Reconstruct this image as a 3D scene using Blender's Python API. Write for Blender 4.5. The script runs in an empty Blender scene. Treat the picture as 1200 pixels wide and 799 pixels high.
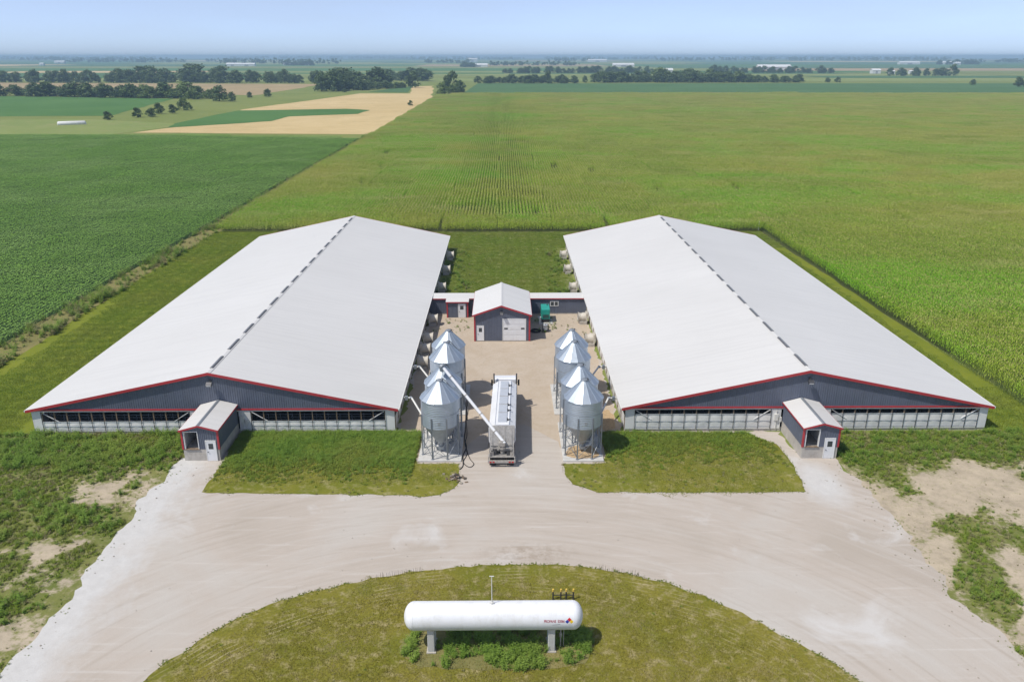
import bpy, bmesh, math, random
from mathutils import Vector, Matrix, noise
from mathutils.geometry import tessellate_polygon
R = math.radians
S = bpy.context.scene
COL = S.collection

# ------------------------------------------------------------------ camera, sky, sun, exposure
cam_d = bpy.data.cameras.new('camera'); cam = bpy.data.objects.new('camera', cam_d); COL.objects.link(cam)
cam.location = (0, 0, 36); cam.rotation_euler = (R(90 - 19.67), 0, R(-0.58))
cam_d.sensor_width = 36; cam_d.lens = 28; cam_d.clip_end = 60000; cam_d.clip_start = 0.5
S.camera = cam
SUN_EL = 58.0
SUN = Vector((-0.85 * math.cos(R(SUN_EL)), -0.53 * math.cos(R(SUN_EL)), math.sin(R(SUN_EL)))).normalized()
W = bpy.data.worlds.new('World'); S.world = W; W.use_nodes = True
wn = W.node_tree.nodes; wl = W.node_tree.links
bg = wn['Background']; sky = wn.new('ShaderNodeTexSky'); sky.sky_type = 'NISHITA'; sky.sun_disc = False
sky.sun_elevation = R(SUN_EL); sky.sun_rotation = math.atan2(SUN.x, SUN.y)
sky.altitude = 1000; sky.air_density = 0.45; sky.dust_density = 1.3; sky.ozone_density = 10.0
hs = wn.new('ShaderNodeHueSaturation'); hs.inputs['Saturation'].default_value = .68; wl.new(sky.outputs[0], hs.inputs['Color']); 
tc = wn.new('ShaderNodeTexCoord'); mp = wn.new('ShaderNodeMapping'); mp.inputs['Scale'].default_value = (1.2, 1.2, 7.0); wl.new(tc.outputs['Generated'], mp.inputs[0])
cn = wn.new('ShaderNodeTexNoise'); cn.inputs['Scale'].default_value = 1.6; cn.inputs['Detail'].default_value = 6; cn.inputs['Roughness'].default_value = .6; wl.new(mp.outputs[0], cn.inputs['Vector'])
cr = wn.new('ShaderNodeValToRGB'); cr.color_ramp.elements[0].position = .38; cr.color_ramp.elements[0].color = (0, 0, 0, 1); cr.color_ramp.elements[1].position = .75; cr.color_ramp.elements[1].color = (.45, .45, .45, 1); wl.new(cn.outputs['Fac'], cr.inputs[0])
cm = wn.new('ShaderNodeMix'); cm.data_type = 'RGBA'; wl.new(cr.outputs[0], cm.inputs[0]); wl.new(hs.outputs[0], cm.inputs[6]); cm.inputs[7].default_value = (2.6, 3.1, 3.9, 1)      # thin high haze cloud
wl.new(cm.outputs[2], bg.inputs[0]); bg.inputs[1].default_value = 0.15
sl = bpy.data.lights.new('sun', 'SUN'); sl.energy = 3.0; sl.angle = R(1.0); sl.color = (1, 0.95, 0.87)
so = bpy.data.objects.new('sun', sl); COL.objects.link(so); so.rotation_euler = SUN.to_track_quat('Z', 'Y').to_euler(); so.location = (-80, -40, 120)
S.view_settings.view_transform = 'Standard'; S.view_settings.look = 'None'; S.view_settings.exposure = 0.35; S.view_settings.gamma = 1
S.render.engine = 'CYCLES'
S.cycles.max_bounces = 8; S.cycles.diffuse_bounces = 3; S.cycles.glossy_bounces = 3; S.cycles.transmission_bounces = 3
S.cycles.volume_bounces = 0; S.cycles.transparent_max_bounces = 16; S.cycles.use_denoising = True

# ------------------------------------------------------------------ materials
MATS = {}
class NT:
    def __init__(s, name):
        s.m = bpy.data.materials.new(name); s.m.use_nodes = True
        s.t = s.m.node_tree; s.n = s.t.nodes; s.b = s.n['Principled BSDF']; s.o = s.n['Material Output']
    def node(s, typ, **kw):
        n = s.n.new(typ)
        for k, v in kw.items(): setattr(n, k, v)
        return n
    def link(s, a, b): s.t.links.new(a, b)
    def pos(s): return s.node('ShaderNodeNewGeometry').outputs['Position']
    def map(s, vec, scale=(1, 1, 1), rot=(0, 0, 0), loc=(0, 0, 0)):
        n = s.node('ShaderNodeMapping'); n.inputs['Scale'].default_value = scale; n.inputs['Rotation'].default_value = rot; n.inputs['Location'].default_value = loc
        s.link(vec, n.inputs[0]); return n.outputs[0]
    def noise(s, vec, scale, detail=4, rough=.55, dist=0):
        n = s.node('ShaderNodeTexNoise'); n.inputs['Scale'].default_value = scale; n.inputs['Detail'].default_value = detail
        n.inputs['Roughness'].default_value = rough; n.inputs['Distortion'].default_value = dist
        if vec is not None: s.link(vec, n.inputs['Vector'])
        return n.outputs['Fac']
    def ramp(s, fac, stops):
        n = s.node('ShaderNodeValToRGB'); e = n.color_ramp.elements
        while len(e) < len(stops): e.new(.5)
        for el, (p, c) in zip(e, stops):
            el.position = p; el.color = (c[0], c[1], c[2], 1) if not isinstance(c, (int, float)) else (c, c, c, 1)
        s.link(fac, n.inputs[0]); return n.outputs[0]
    def mix(s, fac, a, b, mode='MIX'):
        n = s.node('ShaderNodeMix', data_type='RGBA', blend_type=mode)
        for sock, v in ((n.inputs[0], fac), (n.inputs[6], a), (n.inputs[7], b)):
            if hasattr(v, 'is_linked'): s.link(v, sock)
            elif isinstance(v, (int, float)): sock.default_value = v if sock.type == 'VALUE' else (v, v, v, 1)
            else: sock.default_value = (v[0], v[1], v[2], 1)
        return n.outputs[2]
    def math(s, op, a, b=0.0):
        n = s.node('ShaderNodeMath', operation=op)
        for sock, v in ((n.inputs[0], a), (n.inputs[1], b)):
            if hasattr(v, 'is_linked'): s.link(v, sock)
            else: sock.default_value = v
        return n.outputs[0]
    def bump(s, h, strength=.3, dist=.05):
        n = s.node('ShaderNodeBump'); n.inputs['Strength'].default_value = strength; n.inputs['Distance'].default_value = dist
        s.link(h, n.inputs['Height']); s.link(n.outputs[0], s.b.inputs['Normal'])
    def done(s, color=None, rough=.7, metal=0, spec=.5):
        if color is not None:
            if hasattr(color, 'is_linked'): s.link(color, s.b.inputs['Base Color'])
            else: s.b.inputs['Base Color'].default_value = (*color, 1)
        if hasattr(rough, 'is_linked'): s.link(rough, s.b.inputs['Roughness'])
        else: s.b.inputs['Roughness'].default_value = rough
        s.b.inputs['Metallic'].default_value = metal; s.b.inputs['Specular IOR Level'].default_value = spec
        MATS[s.m.name] = s.m; return s.m

def mat(name, color, rough=.6, metal=0, var=.12, scale=1.5, spec=.4, dirt=None, dirt_amt=.5, fine=0):
    t = NT(name); p = t.pos()
    n1 = t.noise(p, scale, 5, .6)
    dark = tuple(c * (1 - var) for c in color); light = tuple(min(1, c * (1 + var)) for c in color)
    c = t.ramp(n1, [(.3, dark), (.7, light)])
    if dirt:
        n2 = t.noise(t.map(p, (1, 1, .35)), scale * 2.7, 6, .7)
        c = t.mix(t.ramp(n2, [(.5, 0), (.75, dirt_amt)]), c, dirt)
    if fine:
        t.bump(t.noise(p, fine, 3), .25, .02)
    return t.done(c, rough, metal, spec)

mat('siding', (.115, .132, .18), .42, 0, .10, .6, .5, (.13, .13, .14), .3)
mat('red_trim', (.42, .035, .045), .45, 0, .12, 1, .5)
mat('white_trim', (.72, .72, .71), .5, 0, .05, 1, .4, (.5, .48, .44), .25)
mat('white_paint', (.76, .77, .79), .32, 0, .04, .8, .5, (.55, .54, .5), .25)
mat('tank_paint', (.80, .81, .83), .42, 0, .04, .6, .45, (.56, .54, .48), .45)
mat('concrete', (.46, .43, .39), .85, 0, .15, 1.2, .3, (.25, .22, .18), .5, 30)
mat('pad_concrete', (.55, .54, .51), .85, 0, .12, .9, .3, (.33, .29, .24), .45, 30)
mat('black', (.02, .02, .022), .5, 0, .2)
mat('rubber', (.025, .025, .027), .75, 0, .3, 4)
mat('dark_steel', (.09, .09, .095), .5, .5, .2, 3)
mat('galv', (.50, .56, .62), .46, .75, .09, 1.3, .5, (.42, .45, .48), .25)
mat('galv_dull', (.36, .39, .42), .5, .6, .12, 2, .5, (.3, .29, .27), .3)
mat('truck_grey', (.42, .40, .37), .5, .3, .25, 4, .5, (.25, .21, .17), .7)
mat('lid_grey', (.60, .63, .67), .4, .3, .06, 2)
mat('curtain', (.74, .73, .70), .7, 0, .06, .7, .3, (.5, .47, .42), .35)
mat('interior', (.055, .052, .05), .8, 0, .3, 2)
mat('liner', (.6, .6, .6), .6, 0, .05)
mat('green_paint', (.02, .33, .26), .4, 0, .08)
mat('glass', (.035, .045, .055), .1, 0, .2, .5, .8)
mat('fan_white', (.56, .52, .45), .5, 0, .12, 2, .4, (.4, .34, .26), .5)
mat('vent_grey', (.15, .15, .155), .55, .3, .15, 2)
mat('pipe_white', (.70, .69, .65), .45, 0, .08)
mat('yellow', (.75, .52, .10), .5)
mat('wood', (.22, .16, .11), .8, 0, .35, 6)
mat('bark', (.09, .075, .06), .9, 0, .3, 3)
mat('stone', (.34, .30, .25), .9, 0, .3, 6)
mat('nfpa_red', (.55, .02, .03), .5); mat('nfpa_blue', (.03, .05, .35), .5); mat('nfpa_yellow', (.8, .55, .03), .5)
mat('lettering', (.33, .02, .05), .5)
mat('spilled_feed', (.46, .33, .19), .95, 0, .3, 5)
mat('tail_red', (.5, .02, .02), .3)
mat('farm_white', (.7, .7, .69), .6); mat('farm_grey', (.35, .36, .38), .6); mat('farm_red', (.3, .07, .05), .6)

def roof_mat():
    t = NT('roof_metal'); p = t.pos()
    c = t.ramp(t.noise(p, .06, 4, .6), [(.3, (.625, .615, .59)), (.7, (.68, .67, .645))])
    streak = t.noise(t.map(p, (.12, 2.2, .12)), 1.0, 4, .6)       # run-off streaks down the slope
    c = t.mix(t.ramp(streak, [(.45, 0), (.8, .5)]), c, (.55, .54, .52))
    w = t.node('ShaderNodeTexWave'); w.bands_direction = 'Y'; w.inputs['Scale'].default_value = .314 / .914 ; w.inputs['Distortion'].default_value = 0
    t.link(p, w.inputs[0]); lap = t.ramp(w.outputs['Fac'], [(.9, 0), (.985, 1)])
    c = t.mix(t.math('MULTIPLY', lap, .05), c, (.35, .35, .36))
    t.bump(lap, .08, .02)
    return t.done(c, .48, .0, .45)
roof_mat()

def leaf_mat(name, dark, light, patch=None, pscale=.02, fine=2.0, trans=.25, tassel=None, spec=.3, vari=.5):
    t = NT(name); p = t.pos()
    c = t.ramp(t.noise(p, fine, 2, .6), [(.3, dark), (.7, light)])
    if patch:
        c = t.mix(t.ramp(t.noise(p, pscale, 4, .62, .6), [(.42, 0), (.68, vari)]), c, patch)
    rnd = t.node('ShaderNodeObjectInfo').outputs['Random']
    c = t.mix(t.math('MULTIPLY', rnd, .22), c, tuple(x * .55 for x in dark))
    t.done(c, .55, 0, spec)
    tr = t.node('ShaderNodeBsdfTranslucent'); t.link(c, tr.inputs[0])
    mx = t.node('ShaderNodeMixShader'); mx.inputs[0].default_value = trans
    t.link(t.b.outputs[0], mx.inputs[1]); t.link(tr.outputs[0], mx.inputs[2]); t.link(mx.outputs[0], t.o.inputs[0])
    return t.m
def corn_mat():
    leaf_mat('corn_leaf', (.22, .36, .02), (.40, .54, .05), (.54, .52, .085), .012, 1.2, .32, vari=.75)
    t = NT.__new__(NT); t.m = MATS['corn_leaf']; t.t = t.m.node_tree; t.n = t.t.nodes; t.b = t.n['Principled BSDF']
    lk = t.b.inputs['Base Color'].links[0]; c = lk.from_socket; outs = [l.to_socket for l in c.links]
    p = t.pos()
    k = t.ramp(t.noise(t.map(p, (.7, 1.0, 1), loc=(40, 11, 0)), .022, 5, .65, .8), [(.48, 0), (.60, .9)])       # lush nitrogen rich patches
    c2 = t.mix(k, c, (.25, .52, .02))
    k2 = t.ramp(t.noise(t.map(p, (.5, 2.2, 1)), .05, 5, .7), [(.54, 0), (.68, .75)])                             # pale tasselled swathes
    c2 = t.mix(k2, c2, (.58, .57, .22))
    for o_ in outs: t.link(c2, o_)
corn_mat()
leaf_mat('corn_tassel', (.50, .46, .14), (.64, .58, .22), None, trans=.2)
leaf_mat('corn_stalk', (.12, .19, .05), (.2, .26, .09), None, trans=.0)
leaf_mat('soy_leaf', (.15, .32, .04), (.32, .53, .09), (.42, .57, .20), .03, 1.5, .3, spec=.3)
leaf_mat('weed_leaf', (.16, .29, .035), (.32, .48, .08), (.42, .48, .10), .12, 1.5, .42)
leaf_mat('weed_dry', (.27, .25, .11), (.40, .36, .18), (.24, .30, .09), .2, 1.5, .35)
leaf_mat('grass_blade', (.18, .215, .022), (.31, .32, .045), (.46, .39, .17), .32, 1.0, .25, vari=.8)
leaf_mat('grass_dry', (.21, .195, .025), (.335, .295, .05), (.48, .39, .19), .32, 1.0, .25, vari=.8)
leaf_mat('grass_green', (.19, .28, .03), (.32, .42, .055), (.36, .36, .08), .12, 1.0, .42)
leaf_mat('tree_leaf', (.07, .115, .03), (.13, .19, .05), (.09, .13, .045), .02, .8, .15)
leaf_mat('tree_leaf_light', (.11, .17, .035), (.19, .26, .06), (.15, .2, .07), .02, .8, .15)

def ground_mat(name, base, alt, alt2=None, s1=.05, s2=.9, bump=12, attr=None, soil=(.50, .42, .31)):
    t = NT(name); p = t.pos()
    c = t.ramp(t.noise(p, s1, 6, .65, .5), [(.35, base), (.65, alt)])
    f = t.noise(p, s2, 6, .7)
    if alt2: c = t.mix(t.ramp(f, [(.5, 0), (.72, .8)]), c, alt2)
    c = t.mix(t.ramp(t.noise(p, 7, 3, .7), [(.35, .35), (.6, 0)]), c, tuple(x * .55 for x in base))
    if attr:
        a = t.node('ShaderNodeAttribute', attribute_name=attr).outputs['Fac']
        k = t.math('ADD', a, t.math('MULTIPLY', t.math('SUBTRACT', t.noise(p, 1.6, 7, .75), .5), 1.5))
        sc = t.ramp(t.noise(p, .55, 8, .75), [(.3, tuple(x * .62 for x in soil)), (.5, tuple(x * .92 for x in soil)), (.7, tuple(x * 1.1 for x in soil))])
        sc = t.mix(t.ramp(t.noise(t.map(p, loc=(5, 3, 1)), 2.4, 6, .8), [(.55, 0), (.7, .7)]), sc, (.24, .25, .10))
        c = t.mix(t.ramp(k, [(.36, 0), (.62, 1)]), c, sc)
    t.bump(t.noise(p, bump, 4, .7), .5, .08)
    return t.done(c, .95, 0, .1)
ground_mat('ground', (.17, .22, .05), (.24, .27, .075), (.28, .28, .12), .01, .4, 4)
ground_mat('lawn', (.155, .175, .022), (.225, .215, .034), (.42, .36, .19), .2, 1.1)
ground_mat('court_grass', (.13, .165, .035), (.19, .21, .05), (.40, .35, .21), .10, .5)
ground_mat('strip_grass', (.165, .205, .022), (.22, .245, .03), (.15, .19, .035), .10, .9)
ground_mat('rough', (.15, .18, .045), (.24, .24, .08), (.38, .33, .20), .25, 1.6, 12, 'soil')
ground_mat('soy_floor', (.03, .06, .02), (.05, .085, .03), None, .1, 1)
ground_mat('corn_floor', (.07, .08, .03), (.10, .11, .04), None, .1, 1)
ground_mat('tall_dry', (.2, .19, .07), (.28, .24, .10), (.15, .17, .05), .2, 1)
FIELD = {
 'field_gold': ((.56, .42, .20), (.66, .51, .27), (.48, .37, .17)), 'field_brown': ((.37, .28, .15), (.45, .34, .19), (.28, .25, .12)),
 'field_soy': ((.075, .17, .04), (.105, .21, .055), None), 'field_corn': ((.18, .23, .055), (.25, .28, .08), (.26, .25, .09)),
 'field_deep': ((.075, .155, .055), (.10, .185, .07), None), 'field_pasture': ((.2, .26, .07), (.27, .31, .10), (.32, .30, .14)),
}
for k, (a, b, c) in FIELD.items(): ground_mat(k, a, b, c, .012, .07, 1.5)

def island_mat():
    t = NT('island_lawn'); p = t.pos()
    c = t.ramp(t.noise(p, .11, 6, .65, .5), [(.35, (.175, .178, .022)), (.65, (.25, .215, .04))])
    c = t.mix(t.ramp(t.noise(p, 1.3, 6, .7), [(.5, 0), (.68, .85)]), c, (.42, .35, .19))
    c = t.mix(t.ramp(t.noise(t.map(p, loc=(9, 4, 0)), .3, 4, .6), [(.55, 0), (.7, .5)]), c, (.13, .15, .018))
    # windrows of cut straw left by a mower going round the island
    v = t.node('ShaderNodeVectorMath', operation='LENGTH'); t.link(t.map(p, (1, 1.27, 0), loc=(0, -38.1, 0)), v.inputs[0])
    d = t.math('ADD', v.outputs['Value'], t.math('MULTIPLY', t.noise(p, .25, 2), .8))
    s = t.math('SINE', t.math('MULTIPLY', d, 13.0))
    line = t.ramp(s, [(.55, 0), (.9, 1)])
    near = t.ramp(t.math('DIVIDE', v.outputs['Value'], 30.0), [(.66, 0), (.74, 1), (.85, 1), (.87, .6)])
    k = t.math('MULTIPLY', t.math('MULTIPLY', line, near), t.ramp(t.noise(p, .35, 3), [(.48, 0), (.68, .6)]))
    c = t.mix(k, c, (.50, .43, .26))
    c = t.mix(t.ramp(t.noise(p, 6, 3, .7), [(.35, .4), (.6, 0)]), c, (.07, .065, .015))
    t.bump(t.noise(p, 10, 4, .7), .5, .08)
    return t.done(c, .95, 0, .1)
island_mat()

def gravel_mat():
    t = NT('gravel'); p = t.pos()
    c = t.ramp(t.noise(p, .07, 6, .6, .8), [(.32, (0.434, 0.38, 0.321)), (.5, (0.485, 0.427, 0.368)), (.68, (0.508, 0.471, 0.423))])
    v = t.node('ShaderNodeVectorMath', operation='LENGTH'); t.link(t.map(p, (1, 1.2, 0), loc=(2, -36, 0)), v.inputs[0])
    cv = t.node('ShaderNodeCombineXYZ'); t.link(t.math('MULTIPLY', v.outputs['Value'], 1.6), cv.inputs[0])
    sx = t.node('ShaderNodeSeparateXYZ'); t.link(p, sx.inputs[0]); t.link(t.math('MULTIPLY', sx.outputs[0], .12), cv.inputs[1])
    trk = t.noise(cv.outputs[0], 1.0, 4, .65)
    c = t.mix(t.ramp(trk, [(.52, 0), (.72, .55)]), c, (0.551, 0.518, 0.474))
    c = t.mix(t.ramp(trk, [(.30, .65), (.46, 0)]), c, (0.4, 0.345, 0.286))
    c = t.mix(t.ramp(t.noise(p, 1.7, 6, .75), [(.58, 0), (.8, .5)]), c, (.42, .36, .30))
    c = t.mix(t.ramp(t.noise(t.map(p, loc=(31, 7, 0)), .13, 5, .6, .5), [(.58, 0), (.70, .7)]), c, (.62, .61, .59))   # fresh limestone
    ds = t.node('ShaderNodeVectorMath', operation='LENGTH'); t.link(t.map(p, (.22, .6, 0), loc=(-1.8 * .22, -52.2 * .6, 0)), ds.inputs[0])
    st = t.math('MULTIPLY', t.ramp(ds.outputs['Value'], [(.1, 1), (1, 0)]), t.ramp(t.noise(p, 1.1, 6, .75), [(.42, 0), (.6, 1)]))
    c = t.mix(t.math('MULTIPLY', st, .75), c, (.27, .21, .15))
    tw = t.noise(t.map(p, (.10, 1.9, 1), rot=(0, 0, R(-24))), 1.0, 5, .7)
    c = t.mix(t.ramp(tw, [(.56, 0), (.70, .5)]), c, (.60, .565, .52))
    fl = t.noise(p, 5.5, 6, .8); c = t.mix(t.ramp(fl, [(.64, 0), (.72, .6)]), c, (.29, .25, .20))
    nz = t.math('MULTIPLY', t.math('SUBTRACT', t.noise(t.map(p, (1, .6, 1)), .35, 6, .7), .5), 9.0)
    ew = t.math('ADD', sx.outputs[0], nz)
    lime = t.ramp(t.math('MULTIPLY', t.math('ADD', ew, 40.0), .05), [(.52, 1), (.68, 0)])          # along the west edge
    dv = t.node('ShaderNodeVectorMath', operation='LENGTH'); t.link(t.map(p, (.42, .2, 0), loc=(-28.2 * .42, -62.5 * .2, 0)), dv.inputs[0])
    lime2 = t.ramp(t.math('ADD', dv.outputs['Value'], t.math('MULTIPLY', nz, .10)), [(.45, .9), (1.0, 0)])
    c = t.mix(t.math('MAXIMUM', lime, lime2), c, t.ramp(t.noise(p, 1.2, 6, .7), [(.3, (.53, .52, .50)), (.7, (.62, .61, .59))]))
    c = t.mix(t.ramp(t.noise(p, 16, 3, .7), [(.3, .3), (.55, 0)]), c, (.36, .32, .28))
    t.bump(t.noise(p, 9, 5, .75), .35, .05)
    return t.done(c, .95, 0, .15)
gravel_mat()
def plain_gravel(name, a, b, d):
    t = NT(name); p = t.pos()
    c = t.ramp(t.noise(p, .35, 6, .7, .5), [(.35, a), (.65, b)])
    c = t.mix(t.ramp(t.noise(p, 2.5, 6, .75), [(.52, 0), (.75, .6)]), c, d)
    c = t.mix(t.ramp(t.noise(p, 18, 3, .7), [(.3, .35), (.55, 0)]), c, tuple(x * .6 for x in a))
    t.bump(t.noise(p, 12, 5, .75), .45, .06)
    return t.done(c, .95, 0, .15)
plain_gravel('limestone', (.60, .595, .575), (.66, .65, .63), (.50, .47, .43))
plain_gravel('alley_gravel', (.47, .385, .29), (.53, .45, .36), (.38, .28, .17))

# ------------------------------------------------------------------ mesh helpers
class MB:
    def __init__(s): s.v = []; s.f = []; s.mi = []; s.cur = 0; s.calls = []
    def add(s, vs, fs):
        if len(s.calls) < 200: s.calls.append((list(vs), list(fs)))
        o = len(s.v); s.v += [tuple(v) for v in vs]; s.f += [tuple(i + o for i in f) for f in fs]; s.mi += [s.cur] * len(fs); return s
    def box(s, x0, y0, z0, x1, y1, z1, M=None):
        vs = [Vector(q) for q in ((x0, y0, z0), (x1, y0, z0), (x1, y1, z0), (x0, y1, z0), (x0, y0, z1), (x1, y0, z1), (x1, y1, z1), (x0, y1, z1))]
        if M is not None: vs = [M @ v for v in vs]
        return s.add(vs, [(3, 2, 1, 0), (4, 5, 6, 7), (0, 1, 5, 4), (1, 2, 6, 5), (2, 3, 7, 6), (3, 0, 4, 7)])
    def bar(s, a, b, w, h=None):           # square bar from a to b
        a = Vector(a); b = Vector(b); h = h or w; d = (b - a)
        q = d.to_track_quat('Z', 'Y').to_matrix().to_4x4()
        return s.box(-w / 2, -h / 2, 0, w / 2, h / 2, d.length, Matrix.Translation(a) @ q)
    def tube(s, a, b, r, n=10, r2=None, cap=True):
        a = Vector(a); b = Vector(b); r2 = r if r2 is None else r2; d = b - a
        q = d.to_track_quat('Z', 'Y').to_matrix()
        vs = [a + q @ Vector((r * math.cos(2 * math.pi * i / n), r * math.sin(2 * math.pi * i / n), 0)) for i in range(n)]
        vs += [b + q @ Vector((r2 * math.cos(2 * math.pi * i / n), r2 * math.sin(2 * math.pi * i / n), 0)) for i in range(n)]
        fs = [(i, (i + 1) % n, n + (i + 1) % n, n + i) for i in range(n)]
        if cap: fs += [tuple(range(n - 1, -1, -1)), tuple(range(n, 2 * n))]
        return s.add(vs, fs)
    def path(s, pts, r, n=8):
        pts = [Vector(p) for p in pts]
        rings = []
        for i, p in enumerate(pts):
            d = (pts[min(i + 1, len(pts) - 1)] - pts[max(i - 1, 0)])
            q = d.to_track_quat('Z', 'Y').to_matrix()
            rings.append([p + q @ Vector((r * math.cos(2 * math.pi * k / n), r * math.sin(2 * math.pi * k / n), 0)) for k in range(n)])
        vs = [v for rg in rings for v in rg]; fs = []
        for i in range(len(pts) - 1):
            fs += [(i * n + k, i * n + (k + 1) % n, (i + 1) * n + (k + 1) % n, (i + 1) * n + k) for k in range(n)]
        fs += [tuple(range(n - 1, -1, -1)), tuple((len(pts) - 1) * n + k for k in range(n))]
        return s.add(vs, fs)
    def lathe(s, prof, n=24, M=None, cap0=False, cap1=False):  # profile (r, z) about Z
        vs = []
        for r, z in prof:
            vs += [Vector((r * math.cos(2 * math.pi * i / n), r * math.sin(2 * math.pi * i / n), z)) for i in range(n)]
        if M is not None: vs = [M @ v for v in vs]
        fs = []
        for j in range(len(prof) - 1):
            fs += [(j * n + i, j * n + (i + 1) % n, (j + 1) * n + (i + 1) % n, (j + 1) * n + i) for i in range(n)]
        if cap0: fs.append(tuple(range(n - 1, -1, -1)))
        if cap1: fs.append(tuple((len(prof) - 1) * n + i for i in range(n)))
        return s.add(vs, fs)
    def prism(s, poly, a, b, axis='y'):     # poly in the plane across axis, from a to b
        def pt(p, t): return (p[0], t, p[1]) if axis == 'y' else ((t, p[0], p[1]) if axis == 'x' else (p[0], p[1], t))
        n = len(poly); vs = [pt(p, a) for p in poly] + [pt(p, b) for p in poly]
        return s.add(vs, [tuple(range(n)), tuple(range(2 * n - 1, n - 1, -1))] + [(i, i + n, (i + 1) % n + n, (i + 1) % n) for i in range(n)])
    def build(s, name, m, parent=None, world=True, smooth=False, fix=True):
        vs = s.v
        if parent is not None and world:
            L = parent.location if parent.parent is None else parent.location + parent.parent.location
            vs = [(v[0] - L[0], v[1] - L[1], v[2] - L[2]) for v in vs]
        me = bpy.data.meshes.new(name); me.from_pydata(vs, [], s.f)
        for k in (m if isinstance(m, (list, tuple)) else [m]): me.materials.append(MATS[k])
        if isinstance(m, (list, tuple)): me.polygons.foreach_set('material_index', s.mi)
        if fix:
            bm = bmesh.new(); bm.from_mesh(me); bmesh.ops.recalc_face_normals(bm, faces=bm.faces); bm.to_mesh(me); bm.free()
        if smooth:
            me.polygons.foreach_set('use_smooth', [True] * len(me.polygons))
            if smooth != 'all':
                me.set_sharp_from_angle(angle=R(40))
        o = bpy.data.objects.new(name, me); COL.objects.link(o)
        if parent is not None: o.parent = parent
        return o
def pieces(mb, name, m, parent, smooth=False):   # one object for every shape added to mb
    out = []; seen = 0
    for vs, fs in mb.calls:
        q = MB(); q.add(vs, fs); out.append(q.build(name, m, parent, smooth=smooth))
    return out
def tag(o, label, cat=None, group=None, kind=None):
    if label: o['label'] = label
    if cat: o['category'] = cat
    if group: o['group'] = group
    if kind: o['kind'] = kind
    return o
def empty(name, loc, label=None, cat=None, group=None, rz=0):
    o = bpy.data.objects.new(name, None); COL.objects.link(o); o.location = loc; o.rotation_euler = (0, 0, rz); o.empty_display_size = .3
    return tag(o, label, cat, group)
def copy_tree(o, parent=None):
    c = o.copy(); COL.objects.link(c); c.parent = parent
    for ch in list(o.children): copy_tree(ch, c)
    return c
def inst(o, loc, rz, parent):             # a copied piece sharing its mesh
    c = o.copy(); COL.objects.link(c); c.parent = parent; c.location = loc; c.rotation_euler = (0, 0, rz); return c
def jag(poly, step, amp, sc=.5, seed=0, closed=True):
    out = []; n = len(poly)
    for i in range(n if closed else n - 1):
        a = Vector((*poly[i], 0)); b = Vector((*poly[(i + 1) % n], 0)); L = (b - a).length; k = max(1, int(L / step))
        nn = Vector((-(b - a).y, (b - a).x, 0)) / max(L, 1e-6)
        for j in range(k):
            p = a.lerp(b, j / k)
            d = noise.noise(Vector((p.x * sc, p.y * sc, seed))) * amp + noise.noise(Vector((p.x * sc * 4, p.y * sc * 4, seed + 5))) * amp * .5
            p = p + nn * d; out.append((p.x, p.y))
    return out
def smooth_poly(pts, it=2):
    for _ in range(it):
        q = []
        for i in range(len(pts)):
            a = pts[i]; b = pts[(i + 1) % len(pts)]
            q += [(a[0] * .75 + b[0] * .25, a[1] * .75 + b[1] * .25), (a[0] * .25 + b[0] * .75, a[1] * .25 + b[1] * .75)]
        pts = q
    return pts
def inside(x, y, poly):
    c = False; j = len(poly) - 1
    for i in range(len(poly)):
        xi, yi = poly[i]; xj, yj = poly[j]
        if (yi > y) != (yj > y) and x < (xj - xi) * (y - yi) / (yj - yi) + xi: c = not c
        j = i
    return c
def sheet(name, poly, z, m, kind='structure', label=None):
    tri = tessellate_polygon([[Vector((x, y, 0)) for x, y in poly]])
    mb = MB(); fs = []
    for t in tri:
        a, b, c = (poly[i] for i in t)
        fs.append(t if (b[0] - a[0]) * (c[1] - a[1]) - (b[1] - a[1]) * (c[0] - a[0]) > 0 else (t[0], t[2], t[1]))
    mb.add([(x, y, z) for x, y in poly], fs)
    o = mb.build(name, m, fix=False); o['kind'] = kind
    if label: o['label'] = label
    return o
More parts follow.
